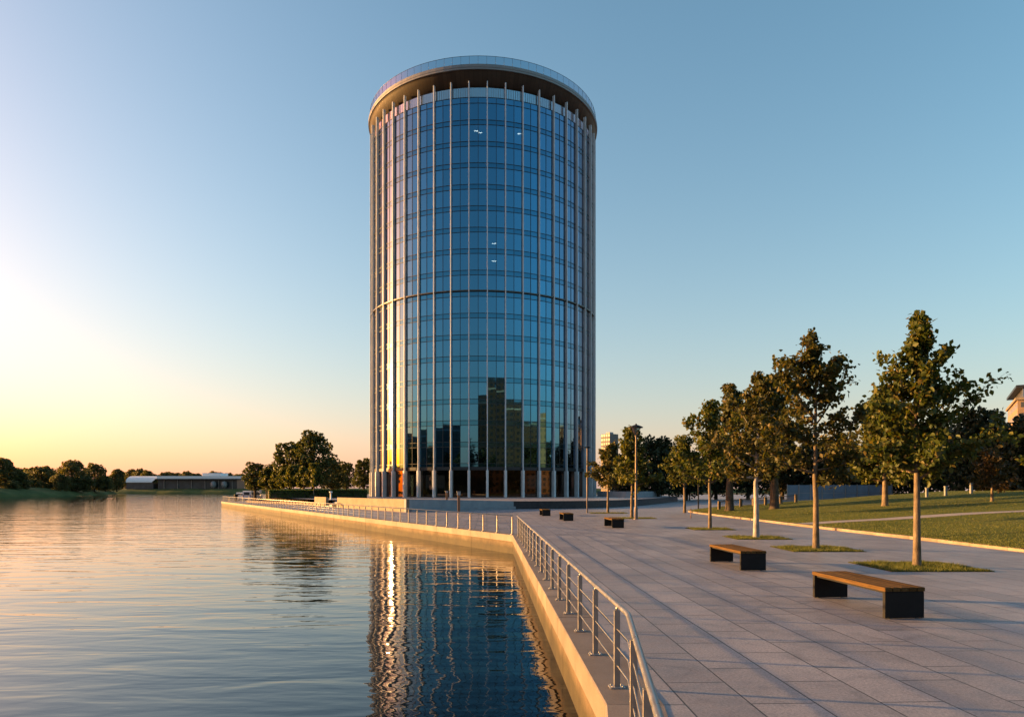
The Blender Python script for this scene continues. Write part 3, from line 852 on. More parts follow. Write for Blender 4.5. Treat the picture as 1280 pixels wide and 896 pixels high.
# ------------------------------------------------------------------ benches
def make_bench(label, loc, rz=0):
    root = tag(empty('park_bench', loc, rz), label, 'bench', 'timber benches on the plaza')
    Wd, Lg, H = .74, 2.45, .56
    for y0, y1 in ((0,.075),(Lg-.075,Lg)):
        b = MB(); b.bevbox(0,Wd,y0,y1,.014,H-.075,.006); p = b.build('end_panel', M['black'], root)
        for sx in (.12,Wd-.12):
            b = MB(); b.tube([(sx,(y0+y1)/2,0),(sx,(y0+y1)/2,.016)], .03, 10); b.build('foot', M['steel'], p)
    b = MB(); n = 5; g = .014; sw = (Wd+.02-g*(n-1))/n
    for k in range(n):
        x0 = -.01 + k*(sw+g); b.bevbox(x0,x0+sw,-.012,Lg+.012,H-.07,H,.008)
    b.build('seat', M['wood'], root)
    b = MB(); b.box(.05,Wd-.05,.08,Lg-.08,H-.115,H-.072); b.build('seat_frame', M['black'], root)
    return root
b1 = make_bench('nearest timber bench with black end panels, right foreground', (6.64,12.15,0), R(5))
for loc, rz, lab in (((6.5,19.4,0),4,'second timber bench from the front, left of the grass beds'),((6.0,41,0),3,'middle bench near the lantern post'),
                     ((3.8,50.4,0),3,'small distant bench left of the lantern post'),((2.65,60,0),3,'farthest timber bench, near the dark planter wall'),
                     ((-23.2,88,0),-30,'dark bench far off beside the sunlit terrace wall')):
    o = copy_tree(b1); o.location = loc; o.rotation_euler.z = R(rz); o['label'] = lab

# ------------------------------------------------------------------ lamps and small street furniture
def lantern(loc):
    root = tag(empty('street_lamp', loc), 'tall bronze lantern post with a flared glass head', 'street lamp')
    b = MB(); b.lathe([(.20,0),(.20,.05),(.15,.07),(.13,.9),(.105,.95),(.085,3.4),(.055,6.42),(.055,6.5)],14,smooth=True); b.build('pole', M['lamp_metal'], root)
    h = empty('lamp_head', (0,0,6.45)); h.parent = root
    b = MB(); b.lathe([(.06,0),(.10,.02),(.11,.10),(.07,.14),(0,.14)],12); b.build('collar', M['lamp_metal'], h)
    b = MB(); b.lathe([(.10,.12),(.40,.72)],8); b.build('glass', M['lamp_glass'], h)
    b = MB()
    for k in range(8):
        a = 2*PI*k/8; b.tube([(.10*math.cos(a),.10*math.sin(a),.12),(.37*math.cos(a),.37*math.sin(a),.72)], .012, 4)
    b.build('frame', M['black'], h)
    b = MB(); b.lathe([(0,.70),(.54,.70),(.56,.74),(.42,.82),(.20,.91),(.07,.95),(.05,1.03),(0,1.04)],20); b.build('cap', M['black'], h)
lantern((9.72,53.5,0))
root = tag(empty('street_lamp', (7.55,68.6,0)), 'slim pole lamp with a small flat head against the tower edge', 'street lamp')
b = MB(); b.lathe([(.11,0),(.11,.04),(.07,.06),(.065,3),(.045,6.5)],12,smooth=True); b.build('pole', M['lamp_metal'], root)
b = MB(); b.bevbox(-.34,.34,-.13,.13,6.5,6.6,.03); b.build('lamp_head', M['black'], root)
root = tag(empty('street_lamp', (at(873,80),80,.0)), 'slim black post rising into the tree crowns by the lawn corner', 'street lamp')
b = MB(); b.lathe([(.16,0),(.16,.06),(.08,.1),(.075,4.6)],12,smooth=True); b.build('pole', M['black'], root)
b = MB(); b.lathe([(.05,4.6),(.22,4.68),(.24,5.0),(.05,5.1)],12); b.build('lamp_head', M['black'], root)

def info_post(x, y, z, h, label, nm):
    root = tag(empty(nm, (x,y,z)), label, 'post')
    b = MB(); b.bevbox(-.13,.13,-.10,.10,0,h*.82,.015); b.build('body', M['post_brown'], root)
    b = MB(); b.bevbox(-.17,.17,-.13,.13,h*.82,h*.97,.02); b.build('head', M['stone_grey'], root)
    b = MB(); b.bevbox(-.24,.20,-.15,.15,h*.97,h,.01); b.build('cap', M['steel'], root)
info_post(at(573.5,69),69,0,2.15,'brown steel information post in front of the grey terrace wall','information_post')
info_post(at(558.5,92),92,TB,1.25,'short brown post standing on the terrace by the tower','information_post')
root = tag(empty('marker_post', (at(863.6,56),56,0)), 'thin short post standing on the paving near the lawn kerb', 'post')
b = MB(); b.tube([(0,0,0),(0,0,.7)], .035, 8); b.build('pole', M['post_brown'], root)
b = MB(); b.tube([(0,0,.70),(0,0,.76)], .045, 8); b.build('cap', M['black'], root)

# ------------------------------------------------------------------ terrace and its walls
LW = [(-28.5,98.5),(-10.9,70.3)]                       # sunlit left wall
dirL = (Vector(LW[1])-Vector(LW[0])).normalized(); nL = Vector((dirL.y,-dirL.x))   # points to the water side (left/front)
if nL.x > 0: nL = -nL
FWp = [(-10.9,70.3),(0.2,82.0)]
DW = [(0.2,82.0),(5,83.0),(11,87),(18,98),(24,112),(30,128),(33,136)]
terr = [LW[1]] + FWp[1:] + DW[1:] + [(36,160),(30,190),(-45,190),(-46,128),LW[0]]
st0 = Vector(LW[0]) + dirL*5.5; st1 = st0 + dirL*5.0    # the flight of steps in the left wall
inn = -nL
def ter_z(): return TB
tp_ = [LW[1]] + FWp[1:] + DW[1:] + [(36,160),(30,190),(-45,190),(-46,128),LW[0],tuple(st0),tuple(st0+inn*1.9),tuple(st1+inn*1.9),tuple(st1)]
poly_sheet('terrace', tp_, TB, M['terrace'], 'raised stone terrace around the tower')
tw = tag(empty('terrace_wall', (0,0,0)), 'terrace wall with a sunlit pale side, steps and a shaded grey front', 'wall')
b = MB()
def wallseg(mb, a, c, th, z1a, z1c, z0=-.1, side=1):
    a, c = Vector(a), Vector(c); d = (c-a).normalized(); n = Vector((-d.y,d.x))*th*side
    P = [a, c, c+n, a+n]; Z = [z1a, z1c, z1c, z1a]
    if side < 0: P = P[::-1]; Z = Z[::-1]
    mb.prism([(p.x,p.y) for p in P], z0, Z)
def blocks(mb, a, c, n, z1a, z1c, th=.35):
    a, c = Vector(a), Vector(c)
    for k in range(n):
        f0, f1 = k/n, (k+1)/n; L = (c-a).length
        g = .006/L
        wallseg(mb, a.lerp(c,f0+g), a.lerp(c,f1-g), th, z1a+(z1c-z1a)*f0, z1a+(z1c-z1a)*f1)
# left wall is ordered so its body lies on the terrace side
blocks(b, LW[0], st0, 2, 1.3, 1.3); blocks(b, st1, Vector(LW[1]), 6, 1.3, 1.34)
b.build('side_wall', M['stone'], tw)
b = MB(); blocks(b, FWp[0], FWp[1], 7, 1.34, .95); b.build('front_wall', M['stone_grey'], tw)
b = MB()
a, c = Vector(FWp[0]), Vector(FWp[1]); d = (c-a).normalized(); nf = Vector((d.y,-d.x))
b.obox((a+c)/2 + nf*.23 + d*.2, d, (c-a).length-.6, .44, -.05, .30); b.build('step', M['stone_grey'], tw)
b = MB(); ns = 6
for k in range(ns):
    c0 = (st0+st1)/2 + inn*(.02+1.86*(k+.5)/ns)
    b.obox(c0, dirL, (st1-st0).length-.02, 1.86/ns-.003, -.1, (TB+.02)*(k+1)/ns)
b.build('stair', M['granite_dark'] if False else M['stone_grey'], tw)
# dark curved planter wall on the right
pw = tag(empty('planter_wall', (0,0,0)), 'low curved wall of dark granite in front of the tower', 'wall')
def smooth_line(pts, m=6):
    out = []; P = [Vector(p) for p in pts]
    for i in range(len(P)-1):
        p0, p1, p2, p3 = P[max(i-1,0)], P[i], P[i+1], P[min(i+2,len(P)-1)]
        for k in range(m):
            t = k/m
            out.append(.5*((2*p1)+(p2-p0)*t+(2*p0-5*p1+4*p2-p3)*t*t+(3*p1-p0-3*p2+p3)*t**3))
    out.append(P[-1]); return out
b = MB(); sl = smooth_line(DW)
strip(b, [tuple(p) for p in sl], 0, -.7, -.1, .84); b.build('wall_body', M['granite_dark'], pw)
b = MB(); strip(b, [tuple(p) for p in sl], .03, -.72, .842, .93); b.build('coping', M['granite_dark'], pw)
# pale low wall on the terrace behind it, right of the tower
b = MB(); strip(b, [tuple(p) for p in smooth_line([(17.5,140),(21,126),(27,133),(33,150)])], 0, -.4, TB-.05, 2.0)
tag(b.build('low_wall', M['stone_grey']), 'low pale grey wall curving on the terrace right of the tower', 'wall')

def hedge(a, c, h, wd, z, label, lm, dens=160):
    a, c = Vector(a), Vector(c); L = (c-a).length; t = (c-a).normalized(); nn = Vector((-t.y,t.x))
    root = tag(empty('hedge', (a.x,a.y,z)), label, 'hedge')
    n = int(L*dens); u = rng.uniform(0,L,n); v = rng.uniform(-.5,.5,n)*wd; q = rng.random(n)**.6*h
    sel = rng.random(n) < .45; q = np.where(sel, h*rng.uniform(.92,1.03,n), q)
    v = np.where(~sel, np.sign(v)*wd/2*rng.uniform(.85,1.05,n), v)
    pos = np.stack([t.x*u+nn.x*v, t.y*u+nn.y*v, q],1)
    V, Fc = leaf_cloud(pos, .16); np_obj('foliage', V, Fc, lm, root)
    b = MB(); b.obox(((c-a)/2), t, L-.1, wd*.8, 0, h*.9); b.build('inner_branches', M['bark_dark'], root)
hedge((-40,112),(-25.5,119.5), 1.35, 1.6, TB, 'clipped green hedge on the terrace left of the tower', M['hedge'], 700)
hedge((-45.5,128),(-33,113.5), 1.15, 1.4, .3, 'dark hedge under the quay trees', M['leaf_far'], 260)
# planting bed of the quay trees
b = MB()
bedp = [(-48,123.5),(-27.5,100.2),(-29,106),(-47,131),(-50,133)]
b.prism([(-48,123.5),(-28.8,101.5),(-28.8,110),(-47,146),(-51,140)], -.05, .30, 0)
pb = tag(b.build('planting_bed', M['soil']), 'raised soil bed under the quay trees', 'planting bed')
b = MB(); strip(b, [(-51,140),(-48,123.5),(-28.8,101.5)], .14, -.12, -.05, .36); b.build('kerb', M['kerb'], pb)
# small white bollard light on the wall
root = tag(empty('bollard_light', (at(413.5,99.5),99.5,TB)), 'small white bollard light with a wide cap above the terrace wall', 'bollard')
b = MB(); b.lathe([(.13,0),(.11,.9)],10); b.build('stem', M['white_metal'], root)
b = MB(); b.lathe([(.12,.9),(.24,1.0),(.24,1.16),(0,1.2)],12); b.build('cap', M['white_metal'], root)

# ------------------------------------------------------------------ the tower
tower = tag(empty('office_tower', (TX,TY,TB)), 'tall round blue glass tower with pale vertical fins and an overhanging roof disc', 'tower')
ZR = lambda z: z - TB          # heights above are world heights; children live in the tower's frame
FL0, FH, NF = 6.3, 3.96, 17
SP = .88
def zf(k): return FL0 + FH*k
ZTOP = 74.7
def pane(mb, r, a0, a1, z0, z1, tilt=0.0, mi=0):
    """one flat facet; a measured from -Y towards -X"""
    p0, p1 = tdir(a0)*r, tdir(a1)*r; nn = tdir((a0+a1)/2)*tilt
    mb.add([(p0.x,p0.y,z0),(p1.x,p1.y,z0),(p1.x+nn.x,p1.y+nn.y,z1),(p0.x+nn.x,p0.y+nn.y,z1)], [(0,1,2,3)] if True else [], mi)
def bay_edges(k):              # bay k is centred on 8k degrees; fins stand at -4+8k
    return (k-.5)*STEP, (k+.5)*STEP
cam_dir = math.atan2(-(0-TX), -(0-TY))   # angle of the camera seen from the tower axis
cands = []
for f in range(NF):
    for k in range(NB):
        a = (k*STEP - cam_dir + PI) % (2*PI) - PI
        sc = math.cos(a); d2 = 126.0**2 + (zf(f)+2)**2
        cands.append((sc/d2**.5, f, k))
cands.sort(reverse=True)
front = {(f,k) for _, f, k in cands[:100]}
H1 = FH-SP                     # clear height of a window
wm = {}
for var in range(5):
    b = MB()
    for s in (-1,1):
        a0, a1 = (-STEP/2, 0) if s < 0 else (0, STEP/2)
        pane(b, RG, a0, a1, 0, H1, random.uniform(-.006,.006))
    wm[var] = b
meshes = []
for var in range(5):
    o = wm[var].build('window', M['glass'], tower); meshes.append(o)
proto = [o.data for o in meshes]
for o in meshes: bpy.data.objects.remove(o)
rest = MB()
for f in range(NF):
    for k in range(NB):
        if (f,k) in front:
            o = bpy.data.objects.new('window', proto[random.randrange(5)]); col.objects.link(o); o.parent = tower
            o.location = (0,0,ZR(zf(f)+SP)); o.rotation_euler = (0,0,-k*STEP)
        else:
            for s in (0,1):
                a0 = (k-.5)*STEP + s*STEP/2
                pane(rest, RG, a0, a0+STEP/2, ZR(zf(f)+SP), ZR(zf(f)+FH), random.uniform(-.006,.006))
rs = rest.build('window', M['glass'], tower); rs['kind'] = 'stuff'
def ring(mb, r0, r1, z0, z1, n=NB*2, ph=0, mi=0):
    mb.lathe([(r0,z0),(r1,z0),(r1,z1),(r0,z1),(r0,z0)], n, mi=mi)
for f in range(NF+1):
    b = MB(); zt = zf(f)+SP if f < NF else ZTOP
    for k in range(NB):
        for s in (0,1):
            a0 = (k-.5)*STEP + s*STEP/2
            pane(b, RG, a0, a0+STEP/2, ZR(zf(f)), ZR(zt), random.uniform(-.002,.002))
    b.build('spandrel', M['spandrel'] if f < NF else M['glass'], tower)
    for z in ((zf(f), zt) if f else (zt,)):
        b = MB(); b.lathe([(RG-.05,ZR(z)-.045),(RG+.06,ZR(z)-.045),(RG+.06,ZR(z)+.045),(RG-.05,ZR(z)+.045)], NB*2, smooth=False)
        o = b.build('transom', M['mullion'], tower); o.rotation_euler = (0,0,0)
def upright(name, m, r0, r1, wdt, z0, z1, phase, bev=.02):
    b = MB()
    b.bevbox(-wdt/2, wdt/2, -r1, -r0, ZR(z0), ZR(z1), bev)
    first = b.build(name, m, tower)
    for k in range(NB):
        o = first if k == 0 else first.copy()
        if k: col.objects.link(o)
        o.parent = tower; o.rotation_euler = (0,0,-(k+phase)*STEP)
upright('fin', M['fin'], RG-.1, RG+.50, .18, 5.9, 77.5, .5, .03)
upright('mullion', M['mullion'], RG-.08, RG+.07, .09, 6.3, ZTOP+.0, 0, .01)
upright('base_column', M['column'], RG-.35, RG+.66, .44, TB, 5.92, .5, .04)
b = MB(); b.lathe([(RG-.5,ZR(5.95)),(RG+.08,ZR(5.95)),(RG+.08,ZR(6.55)),(RG-.05,ZR(6.55))], NB*2); b.build('base_band', M['mullion'], tower)
b = MB(); b.lathe([(RG-.05,ZR(38.88)),(RG+.38,ZR(38.92)),(RG+.38,ZR(39.12)),(RG-.05,ZR(39.16))], NB*2); b.build('mid_ledge', M['band'], tower)
# ground floor glazing
for k in range(NB):
    if k == 0:
        b = MB()
        pane(b, RG-.15, -STEP/2, STEP/2, ZR(TB)+.05, ZR(5.96)); lg = b.build('lobby_window', M['lobby_glass'], tower)
    else:
        o = lg.copy(); col.objects.link(o); o.parent = tower; o.rotation_euler = (0,0,-k*STEP)
# interior
b = MB(); b.lathe([(8.5,0),(8.5,ZR(76))], 40, smooth=True); b.build('core', M['interior'], tower)
for f in range(NF+1):
    b = MB(); b.lathe([(8.5,ZR(zf(f)+.1)),(RG-.35,ZR(zf(f)+.1)),(RG-.35,ZR(zf(f)+.75)),(8.5,ZR(zf(f)+.75))], NB); b.build('floor_slab', M['interior'], tower)
def lamp_at(px, py, ln):
    a = None
    best = None
    for i in range(-600,600):
        aa = cam_dir + i*.001*1.2
        p = Vector((TX,TY)) + tdir(aa)*(RG-.6)
        e = abs(640 + F*p.x/p.y - px)
        if best is None or e < best[0]: best = (e, aa, p)
    _, aa, p = best
    z = CAMZ + (HOR-py)/F*p.y
    b = MB(); b.obox((p.x-TX, p.y-TY), (1,0), ln, .18, ZR(z)-.03, ZR(z)+.03); b.build('ceiling_light', M['light'], tower)
for px, py, ln in ((595,164,.7),(600.5,166,.6),(649,167.5,.7),(617.5,304.5,.8),(617.5,326.5,.8)): lamp_at(px, py, ln)
# crown of the tower
b = MB()
for k in range(NB):
    pane(b, RG-.35, (k-.5)*STEP, (k+.5)*STEP, ZR(ZTOP)+.1, ZR(76.7))
b.build('clerestory', M['clerestory'], tower)
b = MB()
for k in range(NB):
    for s in np.linspace(-.4,.4,7):
        a = (k+s)*STEP; p = tdir(a)*(RG-.28); b.obox((p.x,p.y), (1,0), .05, .05, ZR(ZTOP)+.1, ZR(76.7))
b.build('clerestory_bar', M['fascia'], tower)
NS = 96; RC = 24.8; DZ = .6
ZK = lambda z: z - TB + DZ
b = MB(); b.lathe([(8.4,ZR(76.75)),(RG-.7,ZR(76.8)),(RC-.5,ZK(78.55)),(RC-.25,ZK(78.8))], NS, smooth=True); b.build('soffit', M['soffit'], tower)
b = MB(); b.lathe([(RC-.25,ZK(78.8)),(RC-.05,ZK(78.85)),(RC-.05,ZK(79.2)),(RC,ZK(79.22)),(RC,ZK(79.5)),(RC-.16,ZK(79.53)),(RC-.16,ZK(79.86)),(RC-.5,ZK(79.9)),(0.01,ZK(80.0))], NS); b.build('roof_disc', M['fascia'], tower)
rr = empty('roof_railing', (0,0,ZK(79.9))); rr.parent = tower
b = MB(); b.lathe([(RC-.35,.02),(RC-.35,1.5)], NS, smooth=True); b.build('glass', M['clear'], rr)
b = MB()
b.tube([(math.cos(2*PI*k/NS)*(RC-.35), math.sin(2*PI*k/NS)*(RC-.35), 1.53) for k in range(NS+1)], .035, 6); b.build('handrail', M['mullion'], rr)
b = MB(); b.tube([(RC-.33,0,0),(RC-.33,0,1.5)], .022, 4); rp = b.build('post', M['mullion'], rr)
for k in range(1,NS):
    o = rp.copy(); col.objects.link(o); o.parent = rr; o.rotation_euler = (0,0,2*PI*k/NS)

# ------------------------------------------------------------------ right background
# screen fence beyond the lawn
x0, x1, yf = at(984,150), at(1128,146), 150
root = tag(empty('screen_fence', (x0,yf,0)), 'long pale blue grey panel fence below the dark trees', 'fence')
n = 9; wv = (x1-x0)/n
for k in range(n+1):
    b = MB(); b.bevbox(k*wv-.09,k*wv+.09,-.12,.06,0,3.5,.01); b.build('post', M['steel'], root)
for k in range(n):
    b = MB(); b.box(k*wv+.1,(k+1)*wv-.1,-.02,.02,.12,3.35)
    p = b.build('panel', M['screen'], root)
    b = MB(); b.box(k*wv+.1,(k+1)*wv-.1,-.05,.05,1.55,1.63); b.build('rail', M['steel'], p)
def van(loc, rz, label, L=5.0, W=1.9, H=2.1, group='parked vehicles'):
    root = tag(empty('parked_van', loc, rz), label, 'van', group)
    prof = [(-L/2,.35),(L/2-.05,.35),(L/2,.6),(L/2-.1,1.0),(L/2-.75,1.15),(L/2-1.35,H-.12),(L/2-1.7,H),(-L/2+.12,H),(-L/2,H-.15)]
    b = MB(); n = len(prof)
    b.v += [(x,-W/2,z) for x,z in prof] + [(x,W/2,z) for x,z in prof]
    b.face(range(n)); b.face([n+i for i in range(n)][::-1])
    for i in range(n): b.face((i, n+i, n+(i+1)%n, (i+1)%n))
    b.build('body', M['white_metal'], root)
    for s in (-1,1):
        b = MB(); b.add([(L/2-.95,s*(W/2+.004),1.2),(L/2-1.45,s*(W/2+.004),H-.3),(-L/2+.4,s*(W/2+.004),H-.3),(-L/2+.4,s*(W/2+.004),1.2)], [(0,1,2,3)]); b.build('side_window', M['mullion'], root)
        for x in (-L/2+.95, L/2-.95):
            b = MB(); b.tube([(x,s*(W/2-.2),.34),(x,s*(W/2+.01),.34)], .34, 14); wl = b.build('wheel', M['tyre'], root)
            b = MB(); b.tube([(x,s*(W/2+.005),.34),(x,s*(W/2+.02),.34)], .19, 10); b.build('hub', M['steel'], wl)
        b = MB(); b.box(-L/2-.012,-L/2+.01,s*(W/2-.16)-.08,s*(W/2-.16)+.08,.85,1.25); b.build('tail_light', M['tail'], root)
    b = MB(); b.box(-L/2-.01,-L/2+.02,-W/2+.3,W/2-.3,1.2,H-.3); b.build('rear_window', M['mullion'], root)
M['tail'] = rough_mat('tail_light_plastic', (.35,.02,.015), (.45,.03,.02), 5, .3)
van((at(1063,172),172,0), R(8), 'white van standing behind the pale panel fence', 6.5, 2.2, 3.9)
van((-57.0,148.5,0) if False else (at(316,145),145,0), R(80), 'white van parked at the far left end of the quay', 4.6, 1.9, 2.1)
van((at(307,147),147,0), R(82), 'white car sized van with dark rear window beside the quay end', 4.4, 1.8, 1.75)
root = tag(empty('small_sign', (at(325.5,140),140,.3)), 'small white sign on a post beside the parked vans', 'sign')
b = MB(); b.tube([(0,0,0),(0,0,1.5)], .04, 8); b.build('pole', M['steel'], root)
b = MB(); b.bevbox(-.28,.28,-.03,.03,1.4,2.0,.01); b.build('panel', M['white_metal'], root)
root = tag(empty('mooring_bollard', (at(295,137),137,0)), 'dark iron bollard inside the railing at the quay end', 'bollard')
b = MB(); b.lathe([(.42,0),(.40,.1),(.28,.2),(.26,1.0),(.36,1.15),(.36,1.4),(0,1.45)],14); b.build('stem', M['black'], root)
b = MB(); b.tube([(-.5,0,1.1),(.5,0,1.1)], .08, 8); b.build('cross_bar', M['black'], root)

for i, (px, h, lab) in enumerate(((1158.5,.95,'white concrete post at the top of the lawn, left one of three'),(1182,.95,'white concrete post at the top of the lawn, middle one of three'),(1214,1.0,'white concrete post at the top of the lawn beside the russet tree'))):
    y = 66; x = at(px,y)
    root = tag(empty('concrete_post', (x,y,lawn_h(x,y)-.1)), lab, 'post', 'white posts along the top of the lawn')
    b = MB(); b.bevbox(-.11,.11,-.11,.11,0,h,.02); b.build('shaft', M['post_grey'], root)
    b = MB(); b.bevbox(-.14,.14,-.14,.14,h,h+.07,.02); b.build('cap', M['post_grey'], root)
# low post fence at the lawn's left corner
pf = [(at(899,70),70),(at(926,71.5),71.5),(at(942,72),72),(at(957,72.5),72.5),(at(976,73),73),(at(995,73.5),73.5)]
root = tag(empty('low_fence', (0,0,0)), 'low fence of stout timber posts and dark mesh at the lawn corner', 'fence')
for (x, y) in pf:
    z = lawn_h(x,y) if y < 76 else 0
    b = MB(); b.bevbox(x-.13,x+.13,y-.13,y+.13,z-.1,z+.85,.02); b.build('post', M['bark'], root)
for (a, c) in zip(pf[:-1], pf[1:]):
    za, zc = lawn_h(*a), lawn_h(*c)
    b = MB(); b.tube([(a[0],a[1],za+.78),(c[0],c[1],zc+.78)], .04, 6); b.build('rail', M['bark'], root)
    b = MB()
    for k in range(1,14):
        f = k/14; x = a[0]+(c[0]-a[0])*f; y = a[1]+(c[1]-a[1])*f; z = za+(zc-za)*f
        b.tube([(x,y,z),(x,y,z+.76)], .015, 4)
    b.build('mesh_panel', M['black'], root)

# cream building behind the trees, upper right
root = tag(empty('cream_building', (at(1272,215),215,0), R(-32)), 'cream stone building with a glass roof storey behind the trees on the right', 'building')
b = MB(); b.box(0,46,0,36,-.1,30.5); b.build('wall', M['cream_block'], root)
b = MB(); b.box(-.6,46.6,-.6,36.6,30.5,31.3); b.build('cornice', M['stone'], root)
b = MB(); b.box(1.5,44,1.5,34,31.3,34.4); b.build('roof_storey', M['glass'], root)
b = MB()
for k in range(12): b.box(1.4+k*3.6,1.6+k*3.6,1.30,1.5,31.3,34.4)
for k in range(9): b.box(1.3,1.5,1.6+k*3.8,1.8+k*3.8,31.3,34.4)
b.build('frame', M['steel'], root)
b = MB(); b.box(-.4,45.5,-.4,35.5,34.4,35.2); b.build('roof', M['mullion'], root)
# distant slab block between tower and trees
root = tag(empty('distant_block', (at(762,520),520,0), R(38)), 'distant pale apartment block between the tower and the small trees', 'building')
b = MB(); b.box(-4.6,4.6,-4.6,4.6,-.1,44.5); b.build('wall', M['pale_block'], root)
b = MB(); b.box(-2,2,-2,2,44.5,46); b.build('roof_hut', M['stone_grey'], root)

# ------------------------------------------------------------------ far left bank
def bank(name, edge, back, hz, label, step=7):
    """grassy bank that rises from the waterline"""
    E = []
    for a, c in zip(edge[:-1], edge[1:]):
        L = math.dist(a,c); n = max(1,int(L/step))
        E += [(a[0]+(c[0]-a[0])*k/n, a[1]+(c[1]-a[1])*k/n) for k in range(n)]
    E.append(edge[-1]); V = []; Fc = []
    rows = [(0,-1.6),(.4,-.85),(3,.6),(8,2.0),(16,3.2),(back,hz)]
    T = offset_line(E, -1.0)
    for i, p in enumerate(E):
        nrm = (T[i]-Vector(p)).normalized()
        wob = 1.2*math.sin(i*.9)+.8*math.sin(i*2.3+1)
        for j, (d, z) in enumerate(rows):
            q = Vector(p) + nrm*(d+wob)
            V.append((q.x,q.y,z+(random.uniform(-.25,.45) if 1 < j < 5 else 0)))
    m = len(rows)
    for i in range(len(E)-1):
        for j in range(m-1): Fc.append((i*m+j, (i+1)*m+j, (i+1)*m+j+1, i*m+j+1))
    return tag(np_obj(name, np.array(V), np.array(Fc), M['bank'], smooth=True), label, None, None, 'structure')
bank('river_bank', [(-520,120),(-330,240),(-236,318),(-240,372),(-268,450),(-300,520)], 300, 4, 'grassy river bank on the far left')
bank('far_shore', [(-900,600),(-420,650),(-240,640),(0,690),(400,820)], 500, 5, 'low green far shore across the river')
GL_ = 'trees on the far left bank'
ft = [far_plant('bank_tree','tall dark bank tree cut by the left edge of the picture','tree',(at(4,345),345,1.2),far_tree(17.5,8.5,.5,34,130,1.0,M['leaf_bank'],.5,50),GL_),
      far_plant('bank_tree','round topped bank tree, highest of the middle clump','tree',(at(90,400),400,1.2),far_tree(18.5,9.5,.5,36,130,1.0,M['leaf_bank'],.5,51),GL_),
      far_plant('bank_tree','low wide bank tree with yellowish sunlit top','tree',(at(52,385),385,1.2),far_tree(14.5,9,.3,30,130,.95,M['leaf_bank'],.4,52),GL_)]
for i, (src, px, y, sx, sz, lab) in enumerate(((0,24,350,.7,.62,'smaller dark bank tree beside the leftmost tall one'),(1,118,440,.9,.98,'second high bank tree right of the round topped one'),
     (0,146,500,.85,.95,'last bank tree before the white roofed pavilion'),(2,75,375,.6,.7,'bushy low bank tree in front of the round topped one'),(2,36,410,.9,1.0,'bank tree rising behind the sunlit yellowish one'),
     (2,105,400,.75,.62,'low bank bush in front of the two high bank trees'),(2,132,440,.6,.7,'low bush between the last bank trees'),(1,-40,360,1,1,'bank tree outside the left edge, first'),(0,-90,380,1,1,'bank tree outside the left edge, second'),
     (2,14,340,.45,.42,'small bush at the foot of the leftmost bank tree'),(1,62,440,.9,.78,'bank tree behind the yellowish sunlit crown'),(2,42,372,.55,.5,'low bush at the waterside below the yellowish bank tree'),(0,86,392,.6,.45,'low bush right of the bushy low bank tree'),(2,125,500,.8,.75,'bank tree filling the gap before the last bank tree'),(1,20,400,.8,.75,'bank tree filling the gap beside the leftmost bank trees'))):
    o = copy_tree(ft[src]); o.location = (at(px,y),y,1.2); o.scale = (sx,sx,sz); o.rotation_euler.z = i*1.3+.4; o['label'] = lab
for i in range(19):
    px = 148 + i*9.2 + random.uniform(-2,2); y = 735 + random.uniform(-25,30)
    o = copy_tree(ft[(2,1,0)[i%3]]); s = random.uniform(.8,1.0); hz = (1.25 if i in (3,4) else 1.0)*random.uniform(.92,1.05)*18.6/(14.5,18.5,17.5)[i%3] if False else random.uniform(.95,1.12)*(1.18,.93,.98)[i%3]*(1.2 if i in (2,3,4) else 1.0)
    o.location = (at(px,y),y,3); o.scale = (s,s,hz); o.rotation_euler.z = i*2.1
    o['label'] = 'tree in the distant dark row behind the white roofed pavilion'; o['group'] = 'distant trees behind the pavilion'
# white roofed pavilion
M['dark_glass'] = rough_mat('dark_glazing', (.02,.025,.03), (.05,.06,.07), .2, .3, .05, .01)
PY = 660
root = tag(empty('pavilion', (at(158,PY),PY,2.4)), 'long low pavilion with a white curved roof across the river', 'building')
Lx = at(306,PY)-at(158,PY)
b = MB(); b.box(0,26,0,20,-3,7.0,0); b.build('wing', M['dark_glass'], root)
b = MB(); pr = [(0,-1),(24,-1),(31,2)]
n = 8; vs = []
for k in range(n+1):
    f = k/n; xx_ = 24 + 7*math.sin(f*PI/2); 
    vs.append((xx_ if k else 24, 0, 0))
# curved end roof: a quarter barrel
prof = [(-1.2, 7.0)] + [(-1.2 + 11*(1-math.cos(t*PI/2)), 7.0 + 6.3*math.sin(t*PI/2)) for t in np.linspace(0,1,8)]
for (y0,z0),(y1,z1) in zip(prof[:-1], prof[1:]):
    x0 = 25 + (z0-7)*.9; x1 = 25 + (z1-7)*.9
    b.add([(0,y0,z0),(x0,y0,z0),(x1,y1,z1),(0,y1,z1)], [(0,1,2,3)])
b.add([(0,9.8,13.3),(30.7,9.8,13.3),(30.7,22,13.3),(0,22,13.3)], [(0,1,2,3)])
b.build('curved_roof', M['white_metal'], root)
b = MB(); b.box(30,Lx-8,1,20,-3,9.5); b.build('glass_front', M['dark_glass'], root)
for k in (0,2,4,6,8,10):
    b = MB(); b.box(36+k*6.6,36.6+k*6.6,.2,.9,0,9.5); b.build('column', M['fascia'], root)
b = MB(); b.prism([(31,-3),(Lx-2,-3),(Lx,4),(Lx-1,22),(31,22)], 10.6, 13.2); b.build('flat_roof', M['white_metal'], root)
b = MB(); b.prism([(29.5,-4),(Lx-4,-4),(Lx-2,3),(29.5,22)], 9.6, 10.55); b.build('eaves', M['mullion'], root)
b = MB(); b.prism([(Lx-42,2),(Lx-24,2),(Lx-22,14),(Lx-40,14)], 13.25, 16.2); b.build('roof_deck', M['white_metal'], root)
